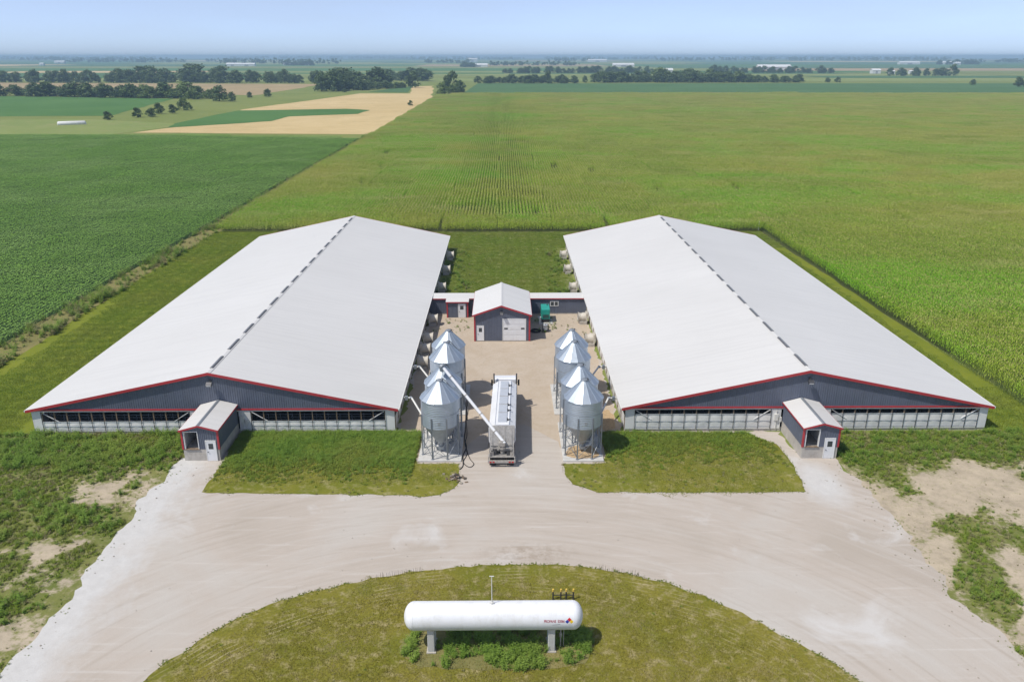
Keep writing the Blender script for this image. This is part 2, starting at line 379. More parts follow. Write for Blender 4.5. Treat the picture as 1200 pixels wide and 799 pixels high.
def scatter(name, pts, protos, label, cat, group=None):   # pts: (x, y, z, rot, scale, proto index)
    me = bpy.data.meshes.new(name); me.from_pydata([p[:3] for p in pts], [], [])
    for nm, typ, k in (('rot', 'FLOAT', 3), ('scl', 'FLOAT', 4), ('idx', 'INT', 5)):
        a = me.attributes.new(nm, typ, 'POINT'); a.data.foreach_set('value', [p[k] for p in pts])
    o = bpy.data.objects.new(name, me); COL.objects.link(o)
    g = bpy.data.node_groups.new(name + '_nodes', 'GeometryNodeTree')
    g.interface.new_socket('Geometry', in_out='INPUT', socket_type='NodeSocketGeometry'); g.interface.new_socket('Geometry', in_out='OUTPUT', socket_type='NodeSocketGeometry')
    N = g.nodes; L = g.links; gi = N.new('NodeGroupInput'); go = N.new('NodeGroupOutput'); iop = N.new('GeometryNodeInstanceOnPoints')
    join = N.new('GeometryNodeJoinGeometry')
    for p in reversed(protos):          # the newest link comes first in a join
        oi = N.new('GeometryNodeObjectInfo'); oi.inputs['Object'].default_value = p; oi.inputs['As Instance'].default_value = True
        L.new(oi.outputs['Geometry'], join.inputs[0])
    def attr(nm, typ):
        a = N.new('GeometryNodeInputNamedAttribute'); a.data_type = typ; a.inputs['Name'].default_value = nm; return a.outputs['Attribute']
    L.new(gi.outputs[0], iop.inputs['Points']); L.new(join.outputs[0], iop.inputs['Instance'])
    iop.inputs['Pick Instance'].default_value = True; L.new(attr('idx', 'INT'), iop.inputs['Instance Index'])
    cx = N.new('ShaderNodeCombineXYZ'); L.new(attr('rot', 'FLOAT'), cx.inputs[2]); L.new(cx.outputs[0], iop.inputs['Rotation'])
    cs = N.new('ShaderNodeCombineXYZ'); sc = attr('scl', 'FLOAT')
    for i in range(3): L.new(sc, cs.inputs[i])
    L.new(cs.outputs[0], iop.inputs['Scale']); L.new(iop.outputs[0], go.inputs[0])
    md = o.modifiers.new('scatter', 'NODES'); md.node_group = g
    return tag(o, label, cat, group, 'stuff')
def proto(mb, name, m):                     # a mesh object that only serves the scatters, never linked
    o = mb.build(name, m, fix=False); COL.objects.unlink(o); return o

# ================================================================== THE LARGE SETTING
def big_ground():
    xs = [-14000, -4000, -1000, -300, -100, 0, 100, 300, 1000, 4000, 14000]; ys = [-400, 0, 40, 100, 200, 400, 800, 1600, 3200, 7000, 14000]
    mb = MB(); n = len(xs)
    mb.add([(x, y, 0) for y in ys for x in xs], [(j * n + i, j * n + i + 1, (j + 1) * n + i + 1, (j + 1) * n + i) for j in range(len(ys) - 1) for i in range(n - 1)])
    o = mb.build('ground', 'ground', fix=False); tag(o, 'flat green farmland ground reaching the horizon', 'ground', None, 'structure')
big_ground()

# near ground sheets --------------------------------------------------
YARD = jag([(-31.5, 4), (-31.2, 39), (-30.7, 49), (-31.4, 59.5), (-30.6, 67.6), (-26.8, 68.5), (-26.6, 72.9), (-10.7, 73.1), (-10.7, 113.2), (11.9, 113.2), (11.9, 73.1), (27.8, 72.9), (28, 68.3), (31.6, 67.4), (32.3, 55.2), (31.8, 46.6), (33.0, 40.6), (34.5, 4)], .5, .75, .5, 3)
sheet('gravel_yard', YARD, .012, 'gravel', label='pale crushed limestone yard and driveway loop')
sheet('gravel_alley', jag([(-10.6, 68), (-4.2, 67), (-3.6, 71), (-1, 74), (2, 75), (5.2, 71), (6, 67), (11.8, 68), (11.8, 113), (-10.6, 113)], 1, .5, .5, 9), .016, 'alley_gravel', label='tan gravel lane between the feed bins')
def soil_patch(name, x0, x1, y0, y1, step, fn, label):
    nx = int((x1 - x0) / step) + 1; ny = int((y1 - y0) / step) + 1
    mb = MB(); vs = []; val = []; keep = {}
    for j in range(ny):
        for i in range(nx):
            x = x0 + i * step; y = y0 + j * step; s = fn(x, y); vs.append((x, y, .008 + .0)); val.append(s)
    fs = []
    for j in range(ny - 1):
        for i in range(nx - 1):
            cx = x0 + (i + .5) * step; cy = y0 + (j + .5) * step
            fs.append((j * nx + i, j * nx + i + 1, (j + 1) * nx + i + 1, (j + 1) * nx + i))
    mb.add(vs, fs); o = mb.build(name, 'rough', fix=False)
    a = o.data.attributes.new('soil', 'FLOAT', 'POINT'); a.data.foreach_set('value', val)
    tag(o, label, None, None, 'structure'); return o
def fbm(x, y, s, seed): return noise.fractal(Vector((x * s, y * s, seed)), .6, 2.1, 5) * .5 + .5
def sstep(a, b, x): t = max(0, min(1, (x - a) / (b - a))); return t * t * (3 - 2 * t)
def soil_left(x, y):      # bare soil beside the drive, weeds towards the barn
    near = sstep(-46, -31.5, x); back = 1 - sstep(62, 70, y)
    return (fbm(x, y, .22, 1.3) * 1.1 - .29) * (.45 + .75 * near) * (.35 + .75 * back)
def soil_right(x, y):
    back = 1 - sstep(64.5, 68.5, y + 3 * (fbm(x, y, .15, 3) - .5)); band = math.exp(-((y - 61) / 4.5) ** 2) * .22
    streak = math.exp(-((x - (35.2 + 1.2 * math.sin(y * .25))) / 1.5) ** 2) * (.25 + .4 * fbm(x, y, .25, 12)) + .5 * math.exp(-((x - 41) / 2.5) ** 2 - ((y - 53) / 3.2) ** 2) + .45 * math.exp(-((x - 36.5) / 1.8) ** 2 - ((y - 64) / 3.0) ** 2)
    return (fbm(x, y, .2, 7.7) * 1.15 + .02 + band - streak) * back
soil_patch('rough_ground', -70, -30.5, 30, 73.0, .5, soil_left, 'weedy rough ground with bare soil left of the drive')
soil_patch('rough_ground', 31.5, 75, 30, 72.6, .5, soil_right, 'bare sandy ground with weeds right of the drive')

ISLAND = smooth_poly([(-26, 28), (-22.6, 39), (-18, 45.6), (-11.9, 48.5), (-5.8, 50.3), (1.8, 50.9), (7, 50.3), (12.9, 48), (17.7, 43.6), (22.1, 38.6), (26, 28), (0, 20)], 1)
ISLAND_J = jag(ISLAND, .4, .22, .9, 4)
sheet('island_lawn', ISLAND_J, .03, 'island_lawn', label='round olive mown lawn island in the driveway loop')
LAWN_L = jag([(-26.6, 61.5), (-16, 61.1), (-9, 60.9), (-7.4, 60.6), (-5.7, 60.9), (-4.5, 62), (-4.1, 63.8), (-4.3, 66.5), (-8.3, 66.6), (-8.5, 73.15), (-24.9, 73.15), (-26.4, 70)], .5, .22, .8, 2)
LAWN_R = jag([(5.5, 66.4), (5.5, 64.5), (6.1, 62.6), (8.1, 61.2), (17, 61.1), (26.4, 61.1), (27.0, 66), (26.8, 70.2), (24.5, 72.6), (9.7, 73.1), (9.5, 66.5)], .5, .22, .8, 6)
sheet('lawn', LAWN_L, .028, 'lawn', label='olive lawn in front of the left barn')
sheet('lawn', LAWN_R, .028, 'lawn', label='patchy lawn in front of the right barn')
COURT = [(-10.6, 114.6), (11.8, 114.6), (11.8, 155.3), (56, 155.3), (56, 172), (-47.9, 172), (-47.9, 155.3), (-10.6, 155.3)]
sheet('court_grass', COURT, .010, 'court_grass', label='dull green grass court behind the link corridor')
STRIP_L = [(-62, 60), (-47.8, 60), (-47.8, 171.8), (-62.5, 171.8)]; STRIP_R = [(49.2, 62), (57, 62), (56, 155.2), (49.2, 155.2)]
sheet('grass_strip', jag(STRIP_L, 2, .5, .2, 1), .012, 'strip_grass', label='bright mown strip left of the left barn')
sheet('grass_strip', jag(STRIP_R, 2, .5, .2, 8), .012, 'strip_grass', label='bright mown strip right of the right barn')
DITCH = [(-67, 62), (-61.5, 62), (-62, 172), (-63.5, 300), (-64, 395), (-66.5, 395), (-66.5, 172)]
sheet('field_verge', jag(DITCH, 3, .5, .2, 14), .010, 'tall_dry', label='dry weedy verge along the soybean field')
SOY = [(-66, 58), (-66, 380), (-190, 400), (-420, 400), (-420, 180), (-160, 58)]
CORN_FLOOR = [(-62.5, 173), (-62.5, 400), (-64, 775), (-42, 828), (560, 812), (560, 260), (150, 74), (72, 74), (62, 84), (57, 96), (56, 120), (56, 171)]
CORN = [(-62.5, 173), (-62.5, 400), (-64, 775), (-42, 828), (560, 812), (560, 260), (150, 62), (64, 62), (60, 72), (56.6, 84), (55.6, 120), (56, 171)]
sheet('soybean_field', SOY, .006, 'soy_floor', label='soil under the soybean field'); sheet('corn_field', CORN_FLOOR, .006, 'corn_floor', label='soil under the corn field')

# far fields -----------------------------------------------------------
TAN = [(-187, 590), (-146, 850), (-94, 849), (-115, 1040), (-91, 1070), (-66.5, 777), (-64.5, 401), (-185, 410), (-170, 456)]
WEDGE = [(-186, 468), (-185, 581), (-114, 599), (-95, 585), (-96, 545), (-136, 522), (-136, 484), (-178, 440)]
sheet('field', jag(TAN, 12, 3, .02, 1), .05, 'field_gold', label='golden stubble field behind the soybeans')
sheet('field', jag(WEDGE, 8, 2, .03, 2), .12, 'field_soy', label='green wedge of crop inside the golden field')
sheet('field', [(-144, 890), (-115, 1068), (-100, 869)], .12, 'field_deep'); sheet('field', jag([(-520, 790), (-480, 800), (-296, 746), (-251, 531), (-320, 524), (-420, 520)], 15, 3, .02, 3), .08, 'field_soy')
sheet('field', jag([(-900, 1225), (-243, 1137), (-242, 914), (-241, 813), (-330, 850), (-900, 1020)], 20, 5, .01, 4), .05, 'field_brown')
sheet('field', [(-42, 830), (-36, 1165), (728, 1160), (900, 1160), (900, 806), (560, 814)], .06, 'field_deep')
sheet('field', [(-420, 400), (-192, 400), (-176, 456), (-190, 470), (-250, 500), (-420, 500)], .05, 'field_pasture')
rr = random.Random(5)
y = 1240.0
while y < 12500:
    d = y * rr.uniform(.07, .22); x = -y * .9 - 300
    while x < y * .9 + 300:
        w = rr.uniform(250, 900) * (1 + y / 6000)
        k = rr.choices(['field_corn', 'field_soy', 'field_deep', 'field_pasture', 'field_gold', 'field_brown'], [5, 5, 4, 4, .45, .4] if y > 1500 else [4, 4, 3, 4, 0, 0])[0]
        g = rr.uniform(4, 14)
        sheet('field', [(x + g, y + g), (x + w - g, y + g), (x + w - g, y + d - g), (x + g, y + d - g)], .2, k); x += w
    y += d
for yy in (2850, 5200):
    mb = MB(); mb.box(-4000, yy - 3, .1, 4000, yy + 3, .3); o = mb.build('road', 'limestone'); tag(o, 'far pale country road between fields', None, None, 'structure')
# ================================================================== BARNS
def siding_run(parent, x0, x1, y, zbot, ztop, name='siding_panel', w=.914, m='siding', face=-1):
    """vertical ribbed metal sheets along x at a wall plane y; zbot/ztop are functions of x; every sheet its own object"""
    n = max(1, round((x1 - x0) / w)); w = (x1 - x0) / n
    for i in range(n):
        a = x0 + i * w; b = a + w; mb = MB()
        pr = [(a + .004, 0)]
        for k in range(4):
            c = a + (k + .5) * w / 4
            pr += [(c - .045, 0), (c - .025, .028), (c + .025, .028), (c + .045, 0)]
        pr.append((b - .004, 0))
        vs = []
        for px, d in pr: vs += [(px, y + face * d, zbot(px)), (px, y + face * d, max(zbot(px) + .01, ztop(px)))]
        mb.add(vs, [(2 * k, 2 * k + 2, 2 * k + 3, 2 * k + 1) for k in range(len(pr) - 1)])
        mb.build(name, m, parent, fix=False)
def siding_run_y(parent, y0, y1, x, z0, z1, face, name='siding_panel', w=.914, m='siding'):
    n = max(1, round((y1 - y0) / w)); w = (y1 - y0) / n
    for i in range(n):
        a = y0 + i * w; b = a + w; mb = MB(); pr = [(a + .004, 0)]
        for k in range(4):
            c = a + (k + .5) * w / 4
            pr += [(c - .045, 0), (c - .025, .028), (c + .025, .028), (c + .045, 0)]
        pr.append((b - .004, 0)); vs = []
        for py, d in pr: vs += [(x + face * d, py, z0), (x + face * d, py, z1)]
        mb.add(vs, [(2 * k, 2 * k + 2, 2 * k + 3, 2 * k + 1) for k in range(len(pr) - 1)])
        mb.build(name, m, parent, fix=False)

def man_door(parent, x0, x1, y, z0, z1, m='white_paint'):
    d = MB(); d.box(x0, y - .07, z0, x1, y, z1); door = d.build('door', m, parent)
    f = MB(); t = .07
    f.box(x0 - t, y - .09, z0, x0, y + .01, z1 + t); f.box(x1, y - .09, z0, x1 + t, y + .01, z1 + t); f.box(x0, y - .09, z1, x1, y + .01, z1 + t); f.build('door_frame', 'white_trim', door)
    cx = (x0 + x1) / 2; w = (x1 - x0) * .26; h = z1 - z0
    g = MB(); g.box(cx - w, y - .078, z0 + h * .60, cx + w, y - .068, z0 + h * .88); g.build('door_window', 'glass', door)
    k = MB(); k.tube((x0 + .1, y - .13, z0 + h * .45), (x0 + .1, y - .07, z0 + h * .45), .035, 8); k.box(x0 + .06, y - .14, z0 + h * .44, x0 + .2, y - .11, z0 + h * .46); k.build('door_handle', 'dark_steel', door)
    return door
def floodlight(parent, x, y, z, s=1):
    a = MB(); a.box(x - .1 * s, y - .12 * s, z + .1 * s, x + .1 * s, y, z + .35 * s); a.tube((x, y - .05, z + .2 * s), (x, y - .45 * s, z + .12 * s), .04 * s, 8); f = a.build('floodlight', 'dark_steel', parent)
    b = MB(); M = Matrix.Translation((x, y - .5 * s, z + .02 * s)) @ Matrix.Rotation(R(35), 4, 'X')
    b.box(-.27 * s, -.2 * s, -.1 * s, .27 * s, .2 * s, .1 * s, M); b.build('lamp_head', 'dark_steel', f)
    c = MB(); c.box(-.22 * s, -.212 * s, -.07 * s, .22 * s, -.2 * s, .07 * s, M); c.build('lens', 'white_paint', f)

def barn(x0, x1, xr, y0, y1, dark, shed_x, label, inner):
    """x0/x1 side walls, xr ridge, dark = how far the front curtains are let down (0..1), shed_x = span of entry shed, inner = +1/-1 side facing the bins"""
    b = empty('barn', ((x0 + x1) / 2, y0, 0), label, 'barn', 'pair of livestock barns')
    ze = 2.72; zr = 6.62; ov = .42; rk = .3
    def zroof(x): return zr - (zr - ze) * (abs(x - xr) / ((xr - x0) if x < xr else (x1 - xr)))
    # foundation
    f = MB(); t = .22
    f.box(x0, y0, 0, x1, y0 + t, .42); f.box(x0, y1 - t, 0, x1, y1, .42); f.box(x0, y0 + t, 0, x0 + t, y1 - t, .42); f.box(x1 - t, y0 + t, 0, x1, y1 - t, .42); pieces(f, 'foundation', 'concrete', b)
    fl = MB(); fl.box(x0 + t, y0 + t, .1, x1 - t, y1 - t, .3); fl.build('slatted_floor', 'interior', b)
    # roof slopes (thin metal skin with a small thickness) and ceiling
    for nm, xa in (('roof_slope', x0), ('roof_slope', x1)):
        sgn = -1 if xa < xr else 1; slope = (zr - ze) / abs(xa - xr); xe = xa + sgn * ov; zee = ze - ov * slope
        m = MB(); ny = 34
        m.prism([(xe, zee + .10), (xr, zr + .10), (xr, zr + .02), (xe, zee + .02)], y0 - rk, y1 + rk)
        sl_ = m.build(nm, 'roof_metal', b)
        g = MB(); g.box(min(xe, xe + sgn * .13), y0 - rk, zee - .06, max(xe, xe + sgn * .13), y1 + rk, zee + .09); g.build('gutter', 'pipe_white', sl_)
        k = MB(); wv = .16     # red rake trim on the front and the back
        for yy in (y0 - rk - .035, y1 + rk):
            k.prism([(xe, zee + .125), (xr, zr + .125), (xr, zr - wv), (xe, zee - wv)], yy, yy + .035)
        pieces(k, 'rake_trim', 'red_trim', sl_)
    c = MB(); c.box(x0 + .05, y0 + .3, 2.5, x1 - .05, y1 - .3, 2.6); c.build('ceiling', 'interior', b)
    # ridge cap with slotted ventilator sections
    rc = MB(); rc.prism([(xr - .28, zr + .08), (xr, zr + .15), (xr + .28, zr + .08), (xr, zr + .105)], y0 - rk, y1 + rk); rcap = rc.build('ridge_cap', 'roof_metal', b)
    n = 15; step = (y1 - y0 - 1.0) / n; first = None
    for i in range(n):
        ya = y0 + .9 + i * step
        if first is None:
            v = MB(); L = 3.3
            v.prism([(xr - .17, zr + .05), (xr - .17, zr + .14), (xr - .04, zr + .19), (xr + .04, zr + .19), (xr + .17, zr + .14), (xr + .17, zr + .05)], ya, ya + L)
            first = v.build('ridge_vent', 'vent_grey', b)
            v = MB(); v.box(xr - .035, ya + .02, zr + .192, xr + .035, ya + L - .02, zr + .21); v.build('vent_baffle', 'galv_dull', first)
            v = MB()
            for q in range(12): v.box(xr - .19, ya + .1 + q * .27, zr + .08, xr - .172, ya + .2 + q * .27, zr + .13); v.box(xr + .172, ya + .1 + q * .27, zr + .08, xr + .19, ya + .2 + q * .27, zr + .13)
            v.build('vent_slot', 'black', first)['kind'] = 'stuff'; Y0 = ya
        else:
            o = inst(first, (first.location.x, first.location.y + ya - Y0, 0), 0, b)
            for ch in list(first.children): inst(ch, ch.location, 0, o)
    # gables
    siding_run(b, x0, x1, y0 - .02, lambda x: ze, lambda x: zroof(x) - .02)
    siding_run(b, x0, x1, y1 + .02, lambda x: ze, lambda x: zroof(x) - .02, face=1)
    w = MB(); w.prism([(x0 + .3, ze + .02), (x1 - .3, ze + .02), (xr, zr - .2)], y0 + .02, y0 + .06); w.prism([(x0 + .3, ze + .02), (x1 - .3, ze + .02), (xr, zr - .2)], y1 - .06, y1 - .02); pieces(w, 'gable_sheathing', 'interior', b)
    floodlight(b, xr + .1, y0 - .05, zr - 1.05)
    # horizontal red trim, white header
    tr = MB(); tr.box(x0 - .05, y0 - .12, ze - .13, x1 + .05, y0 - .02, ze + .03); tr.build('gable_trim', 'red_trim', b)
    hd = MB(); hd.box(x0, y0 - .03, ze - .28, x1, y0 + .1, ze - .135); hd.build('header', 'white_trim', b)
    hb = MB(); hb.box(x0, y1 - .1, .42, x1, y1 + .01, ze - .02); hb.build('rear_wall', 'siding', b)
    # front wall: white panels at corners and beside the shed, curtain bays between
    pw = .95
    spans = [(x0 + pw, shed_x[0] - 1.05), (shed_x[1] + 1.25, x1 - pw)]
    for a, c_ in ((x0, x0 + pw), (x1 - pw, x1), (shed_x[0] - 1.05, shed_x[0] - .02), (shed_x[1] + .02, shed_x[1] + 1.25)):
        p = MB(); p.box(a, y0 - .045, .30, c_, y0 + .12, ze - .28); p.build('wall_panel', 'white_trim', b)
    # meter boxes and conduit beside the shed
    xs = shed_x[1] + .35 if inner > 0 else shed_x[0] - .5
    e = MB(); e.box(xs - .2, y0 - .22, 1.25, xs + .2, y0 - .05, 1.95); e.box(xs + .3, y0 - .2, 1.1, xs + .55, y0 - .05, 1.6); e.tube((xs, y0 - .13, .3), (xs, y0 - .13, 1.25), .035, 8); e.tube((xs + .42, y0 - .13, .3), (xs + .42, y0 - .13, 1.1), .03, 8); e.tube((xs, y0 - .13, 1.95), (xs, y0 - .13, 2.4), .035, 8)
    pieces(e, 'meter_box', 'pipe_white', b)
    zb = .40; zt = ze - .28
    for a, c_ in spans:
        n = round((c_ - a) / 1.23); st = (c_ - a) / n; top = zt - (zt - zb) * dark
        cu = MB(); nz = 7; nx = n * 6; vs = []
        for j in range(nz + 1):
            z = zb + (top - zb) * j / nz
            for i in range(nx + 1):
                x = a + (c_ - a) * i / nx; u = (i % 6) / 6
                bul = .05 * math.sin(math.pi * u) * math.sin(math.pi * min(1, j / nz * 1.0)) + .018 * noise.noise(Vector((x * 1.3, z * 4, 3)))
                sag = -.04 * math.sin(math.pi * u) if j == nz else 0
                vs.append((x, y0 - .02 - bul, z + sag))
        cu.add(vs, [(j * (nx + 1) + i, j * (nx + 1) + i + 1, (j + 1) * (nx + 1) + i + 1, (j + 1) * (nx + 1) + i) for j in range(nz) for i in range(nx)])
        cur = cu.build('curtain', 'curtain', b, smooth='all', fix=False)
        pp = MB()
        for z in ((top - .02), zb + (top - zb) * .48, zb + (top - zb) * .08): pp.tube((a, y0 - .075, z), (c_, y0 - .075, z), .022, 6)
        pieces(pp, 'curtain_pipe', 'galv_dull', cur)
        for i in range(n + 1):
            x = a + i * st; s_ = MB(); s_.box(x - .022, y0 - .13, zb - .05, x + .022, y0 - .095, zt + .03); s_.build('curtain_strap', 'black', b)
            po = MB(); po.box(x - .06, y0 + .02, .42, x + .06, y0 + .14, zt); po.build('wall_post', 'wood', b)
        br = MB(); br.bar((a + .1, y0 - .06, zt - .05), (a + 1.7, y0 - .06, zb + .95), .09, .04); br.build('brace', 'white_trim', b)
        br = MB(); br.bar((c_ - .1, y0 - .06, zt - .05), (c_ - 1.7, y0 - .06, zb + .95), .09, .04); br.build('brace', 'white_trim', b)
        # bottom kick board and pen gates just inside
        kb = MB(); kb.box(a, y0 - .06, .28, c_, y0 - .012, .42); kb.build('kick_board', 'pipe_white', b)
        ga = MB()
        for q in range(4): ga.tube((a, y0 + 1.6, .5 + q * .28), (c_, y0 + 1.6, .5 + q * .28), .025, 6)
        for q in range(n + 1): ga.box(a + q * st - .03, y0 + 1.57, .3, a + q * st + .03, y0 + 1.63, 1.45)
        ga.build('pen_gate', 'galv_dull', b)['kind'] = 'stuff'
    # side walls: posts, curtain, stub wall
    for xs_, sg in ((x0, -1), (x1, 1)):
        sw = MB(); sw.box(xs_ - .05 if sg > 0 else xs_, y0 + .1, .42, xs_ + (0 if sg > 0 else .05), y1 - .1, 1.5); sw.build('side_curtain', 'curtain', b)
        sh = MB(); sh.box(xs_ - .06 if sg > 0 else xs_ - .01, y0 + .05, 2.15, xs_ + (.01 if sg > 0 else .06), y1 - .05, ze - .1); sh.build('side_header', 'white_trim', b)
        for q in range(34):
            yy = y0 + .1 + q * (y1 - y0 - .2) / 33; po = MB(); po.box(xs_ - .07, yy - .07, .42, xs_ + .07, yy + .07, 2.4); po.build('side_post', 'wood', b)
    return b
barn(-47.4, -11.1, -29.2, 73.2, 154.3, .50, (-30.55, -26.75), 'left livestock barn with slate gable, red trim and half lowered curtains', 1)
barn(12.2, 49.0, 30.3, 73.2, 154.3, .22, (28.0, 31.75), 'right livestock barn with slate gable, red trim and nearly raised curtains', -1)

# ================================================================== ENTRY SHEDS
def entry_shed(x0, x1, y0, y1, ox, dx, label):
    s = empty('entry_shed', ((x0 + x1) / 2, y0, 0), label, 'shed', 'loading sheds on the barn fronts')
    zc = 1.22; ze = 3.22; xr = (x0 + x1) / 2; zr = 3.68; t = .12
    st = MB(); st.box(x0, y0, 0, dx[0] - .08, y0 + .16, zc); st.box(x0, y0 + .16, 0, x0 + .16, y1, zc); st.box(x1 - .16, y0 + .16, 0, x1, y1, zc); st.box(dx[1] + .08, y0, 0, x1, y0 + .16, zc); pieces(st, 'stem_wall', 'concrete', s)
    oz0, oz1 = 1.28, 3.0
    fl = MB(); fl.box(x0 + .17, y0 + .17, 1.02, x1 - .17, y1, 1.16); fl.build('loading_floor', 'concrete', s)
    lin = MB(); lin.box(x0 + .05, y0 + .18, 1.2, x0 + .09, y1 - .1, 3.2); lin.box(dx[0] - .25, y0 + .18, 1.2, dx[0] - .21, y1 - 2.2, 3.2); pieces(lin, 'lining', 'liner', s)
    bk = MB(); bk.box(x0 + .1, y1 - .12, 1.17, x1 - .1, y1 - .06, 3.2); bk.build('inner_wall', 'interior', s)
    def zroof(x): return zr - (zr - ze) * abs(x - xr) / (xr - x0)
    top = lambda x: zroof(x) - .03
    siding_run(s, x0, ox[0] - .06, y0 - .004, lambda x: zc, top, w=.9)
    siding_run(s, ox[0] - .06, ox[1] + .06, y0 - .004, lambda x: oz1 + .06, top)
    siding_run(s, ox[1] + .06, dx[0] - .06, y0 - .004, lambda x: zc, top)
    siding_run(s, dx[0] - .06, dx[1] + .06, y0 - .004, lambda x: 2.14, top)
    siding_run(s, dx[1] + .06, x1, y0 - .004, lambda x: zc, top)
    siding_run_y(s, y0, y1, x0 - .004, zc, ze - .02, -1); siding_run_y(s, y0, y1, x1 + .004, zc, ze - .02, 1)
    fr = MB(); q = .07
    fr.box(ox[0] - q, y0 - .06, oz0 - .02, ox[0], y0 + .18, oz1 + q); fr.box(ox[1], y0 - .06, oz0 - .02, ox[1] + q, y0 + .18, oz1 + q); fr.box(ox[0], y0 - .06, oz1, ox[1], y0 + .18, oz1 + q); pieces(fr, 'opening_frame', 'white_trim', s)
    sl_ = MB(); sl_.box(ox[0] - .1, y0 - .1, 1.19, ox[1] + .1, y0 + .17, 1.26); sl_.build('sill', 'wood', s)
    man_door(s, dx[0], dx[1], y0, .03, 2.07)
    for a in (x0, x1):
        m = MB(); m.box(a - .09, y0 - .05, zc - .02, a + .09, y0 + .09, ze); m.build('corner_trim', 'red_trim', s)
    for sg in (-1, 1):
        xe = xr + sg * ((x1 - x0) / 2 + .16); zz = zr - (zr - ze) / (xr - x0) * abs(xe - xr)
        m = MB(); m.prism([(xe, zz + .07), (xr, zr + .07), (xr, zr), (xe, zz)], y0 - .22, y1); r_ = m.build('roof_slope', 'roof_metal', s)
        k = MB(); k.prism([(xe, zz + .085), (xr, zr + .085), (xr, zr - .09), (xe, zz - .09)], y0 - .255, y0 - .222); k.build('rake_trim', 'red_trim', r_)
        k = MB(); k.box(min(xe, xe + sg * .03), y0 - .22, zz - .08, max(xe, xe + sg * .03), y1, zz + .06); k.build('eave_trim', 'red_trim', r_)
    rc = MB(); rc.prism([(xr - .16, zr + .045), (xr, zr + .11), (xr + .16, zr + .045), (xr, zr + .075)], y0 - .25, y1); rc.build('ridge_cap', 'galv_dull', s)
    return s
entry_shed(-30.2, -26.85, 67.4, 73.1, (-29.95, -28.75), (-28.0, -27.15), 'small slate loading shed on the front of the left barn')
entry_shed(28.15, 31.5, 67.3, 73.1, (28.4, 29.6), (30.25, 31.15), 'small slate loading shed on the front of the right barn')

# ================================================================== WORKSHOP, CORRIDOR, PORCH
def workshop():
    x0, x1, y0, y1 = -3.95, 3.35, 100.6, 111.4; xr = (x0 + x1) / 2 - .1; ze, zr = 3.75, 5.0
    s = empty('workshop', (xr, y0, 0), 'slate workshop with white roof and overhead door between the barns', 'workshop')
    zroof = lambda x: zr - (zr - ze) * abs(x - xr) / (xr - x0 if x < xr else x1 - xr)
    f = MB(); f.box(x0, y0 + .02, 0, x1, y1, .15); f.build('slab', 'concrete', s)
    w = MB(); w.prism([(x0 + .02, .15), (x1 - .02, .15), (x1 - .02, ze - .05), (xr, zr - .08), (x0 + .02, ze - .05)], y0 + .04, y1 - .02); w.build('wall', 'siding', s)
    gd = (-.15, 2.8); md = (-3.62, -2.78)
    top = lambda x: zroof(x) - .03
    siding_run(s, x0, md[0] - .08, y0, lambda x: .1, top); siding_run(s, md[0] - .08, md[1] + .08, y0, lambda x: 2.24, top); siding_run(s, md[1] + .08, gd[0] - .1, y0, lambda x: .1, top)
    siding_run(s, gd[0] - .1, gd[1] + .1, y0, lambda x: 3.16, top); siding_run(s, gd[1] + .1, x1, y0, lambda x: .1, top)
    siding_run_y(s, y0, y1, x1, .1, ze - .03, 1); siding_run_y(s, y0, y1, x0, .1, ze - .03, -1)
    man_door(s, md[0], md[1], y0, .12, 2.17)
    dr = empty('overhead_door', (0, 0, 0)); dr.parent = s
    for k in range(4):
        p = MB(); z0 = .1 + k * .75; p.box(gd[0], y0 - .06, z0 + .008, gd[1], y0 - .005, z0 + .742)
        for q in range(4): ww = (gd[1] - gd[0]) / 4; p.box(gd[0] + q * ww + .1, y0 - .072, z0 + .12, gd[0] + (q + 1) * ww - .1, y0 - .06, z0 + .63)
        p.build('door_section', 'white_paint', dr)
    for xx in (gd[0] + .12, gd[1] - .6):
        p = MB(); p.box(xx, y0 - .085, 1.72, xx + .48, y0 - .074, 1.92); p.build('door_window', 'glass', dr)
    fr = MB(); fr.box(gd[0] - .1, y0 - .08, .08, gd[0] - .005, y0, 3.2); fr.box(gd[1] + .005, y0 - .08, .08, gd[1] + .1, y0, 3.2); fr.box(gd[0] - .005, y0 - .08, 3.105, gd[1] + .005, y0, 3.2); fr.build('door_frame', 'white_trim', s)
    for a in (x0, x1):
        m = MB(); m.box(a - .1, y0 - .06, .05, a + .1, y0 + .1, ze); m.build('corner_trim', 'red_trim', s)
    for sg in (-1, 1):
        wd = (xr - x0) if sg < 0 else (x1 - xr); xe = xr + sg * (wd + .3); zz = zr - (zr - ze) / wd * (wd + .3)
        m = MB(); m.prism([(xe, zz + .09), (xr, zr + .09), (xr, zr), (xe, zz)], y0 - .3, y1 + .3); r_ = m.build('roof_slope', 'roof_metal', s)
        k = MB(); k.prism([(xe, zz + .105), (xr, zr + .105), (xr, zr - .12), (xe, zz - .12)], y0 - .34, y0 - .302); k.build('rake_trim', 'red_trim', r_)
        k = MB(); k.box(min(xe, xe + sg * .03), y0 - .3, zz - .1, max(xe, xe + sg * .03), y1 + .3, zz + .08); k.build('eave_trim', 'red_trim', r_)
    rc = MB(); rc.prism([(xr - .2, zr + .06), (xr, zr + .13), (xr + .2, zr + .06), (xr, zr + .09)], y0 - .33, y1 + .32); rc.build('ridge_cap', 'roof_metal', s)
    floodlight(s, -.35, y0 - .04, 4.05, .8)
workshop()
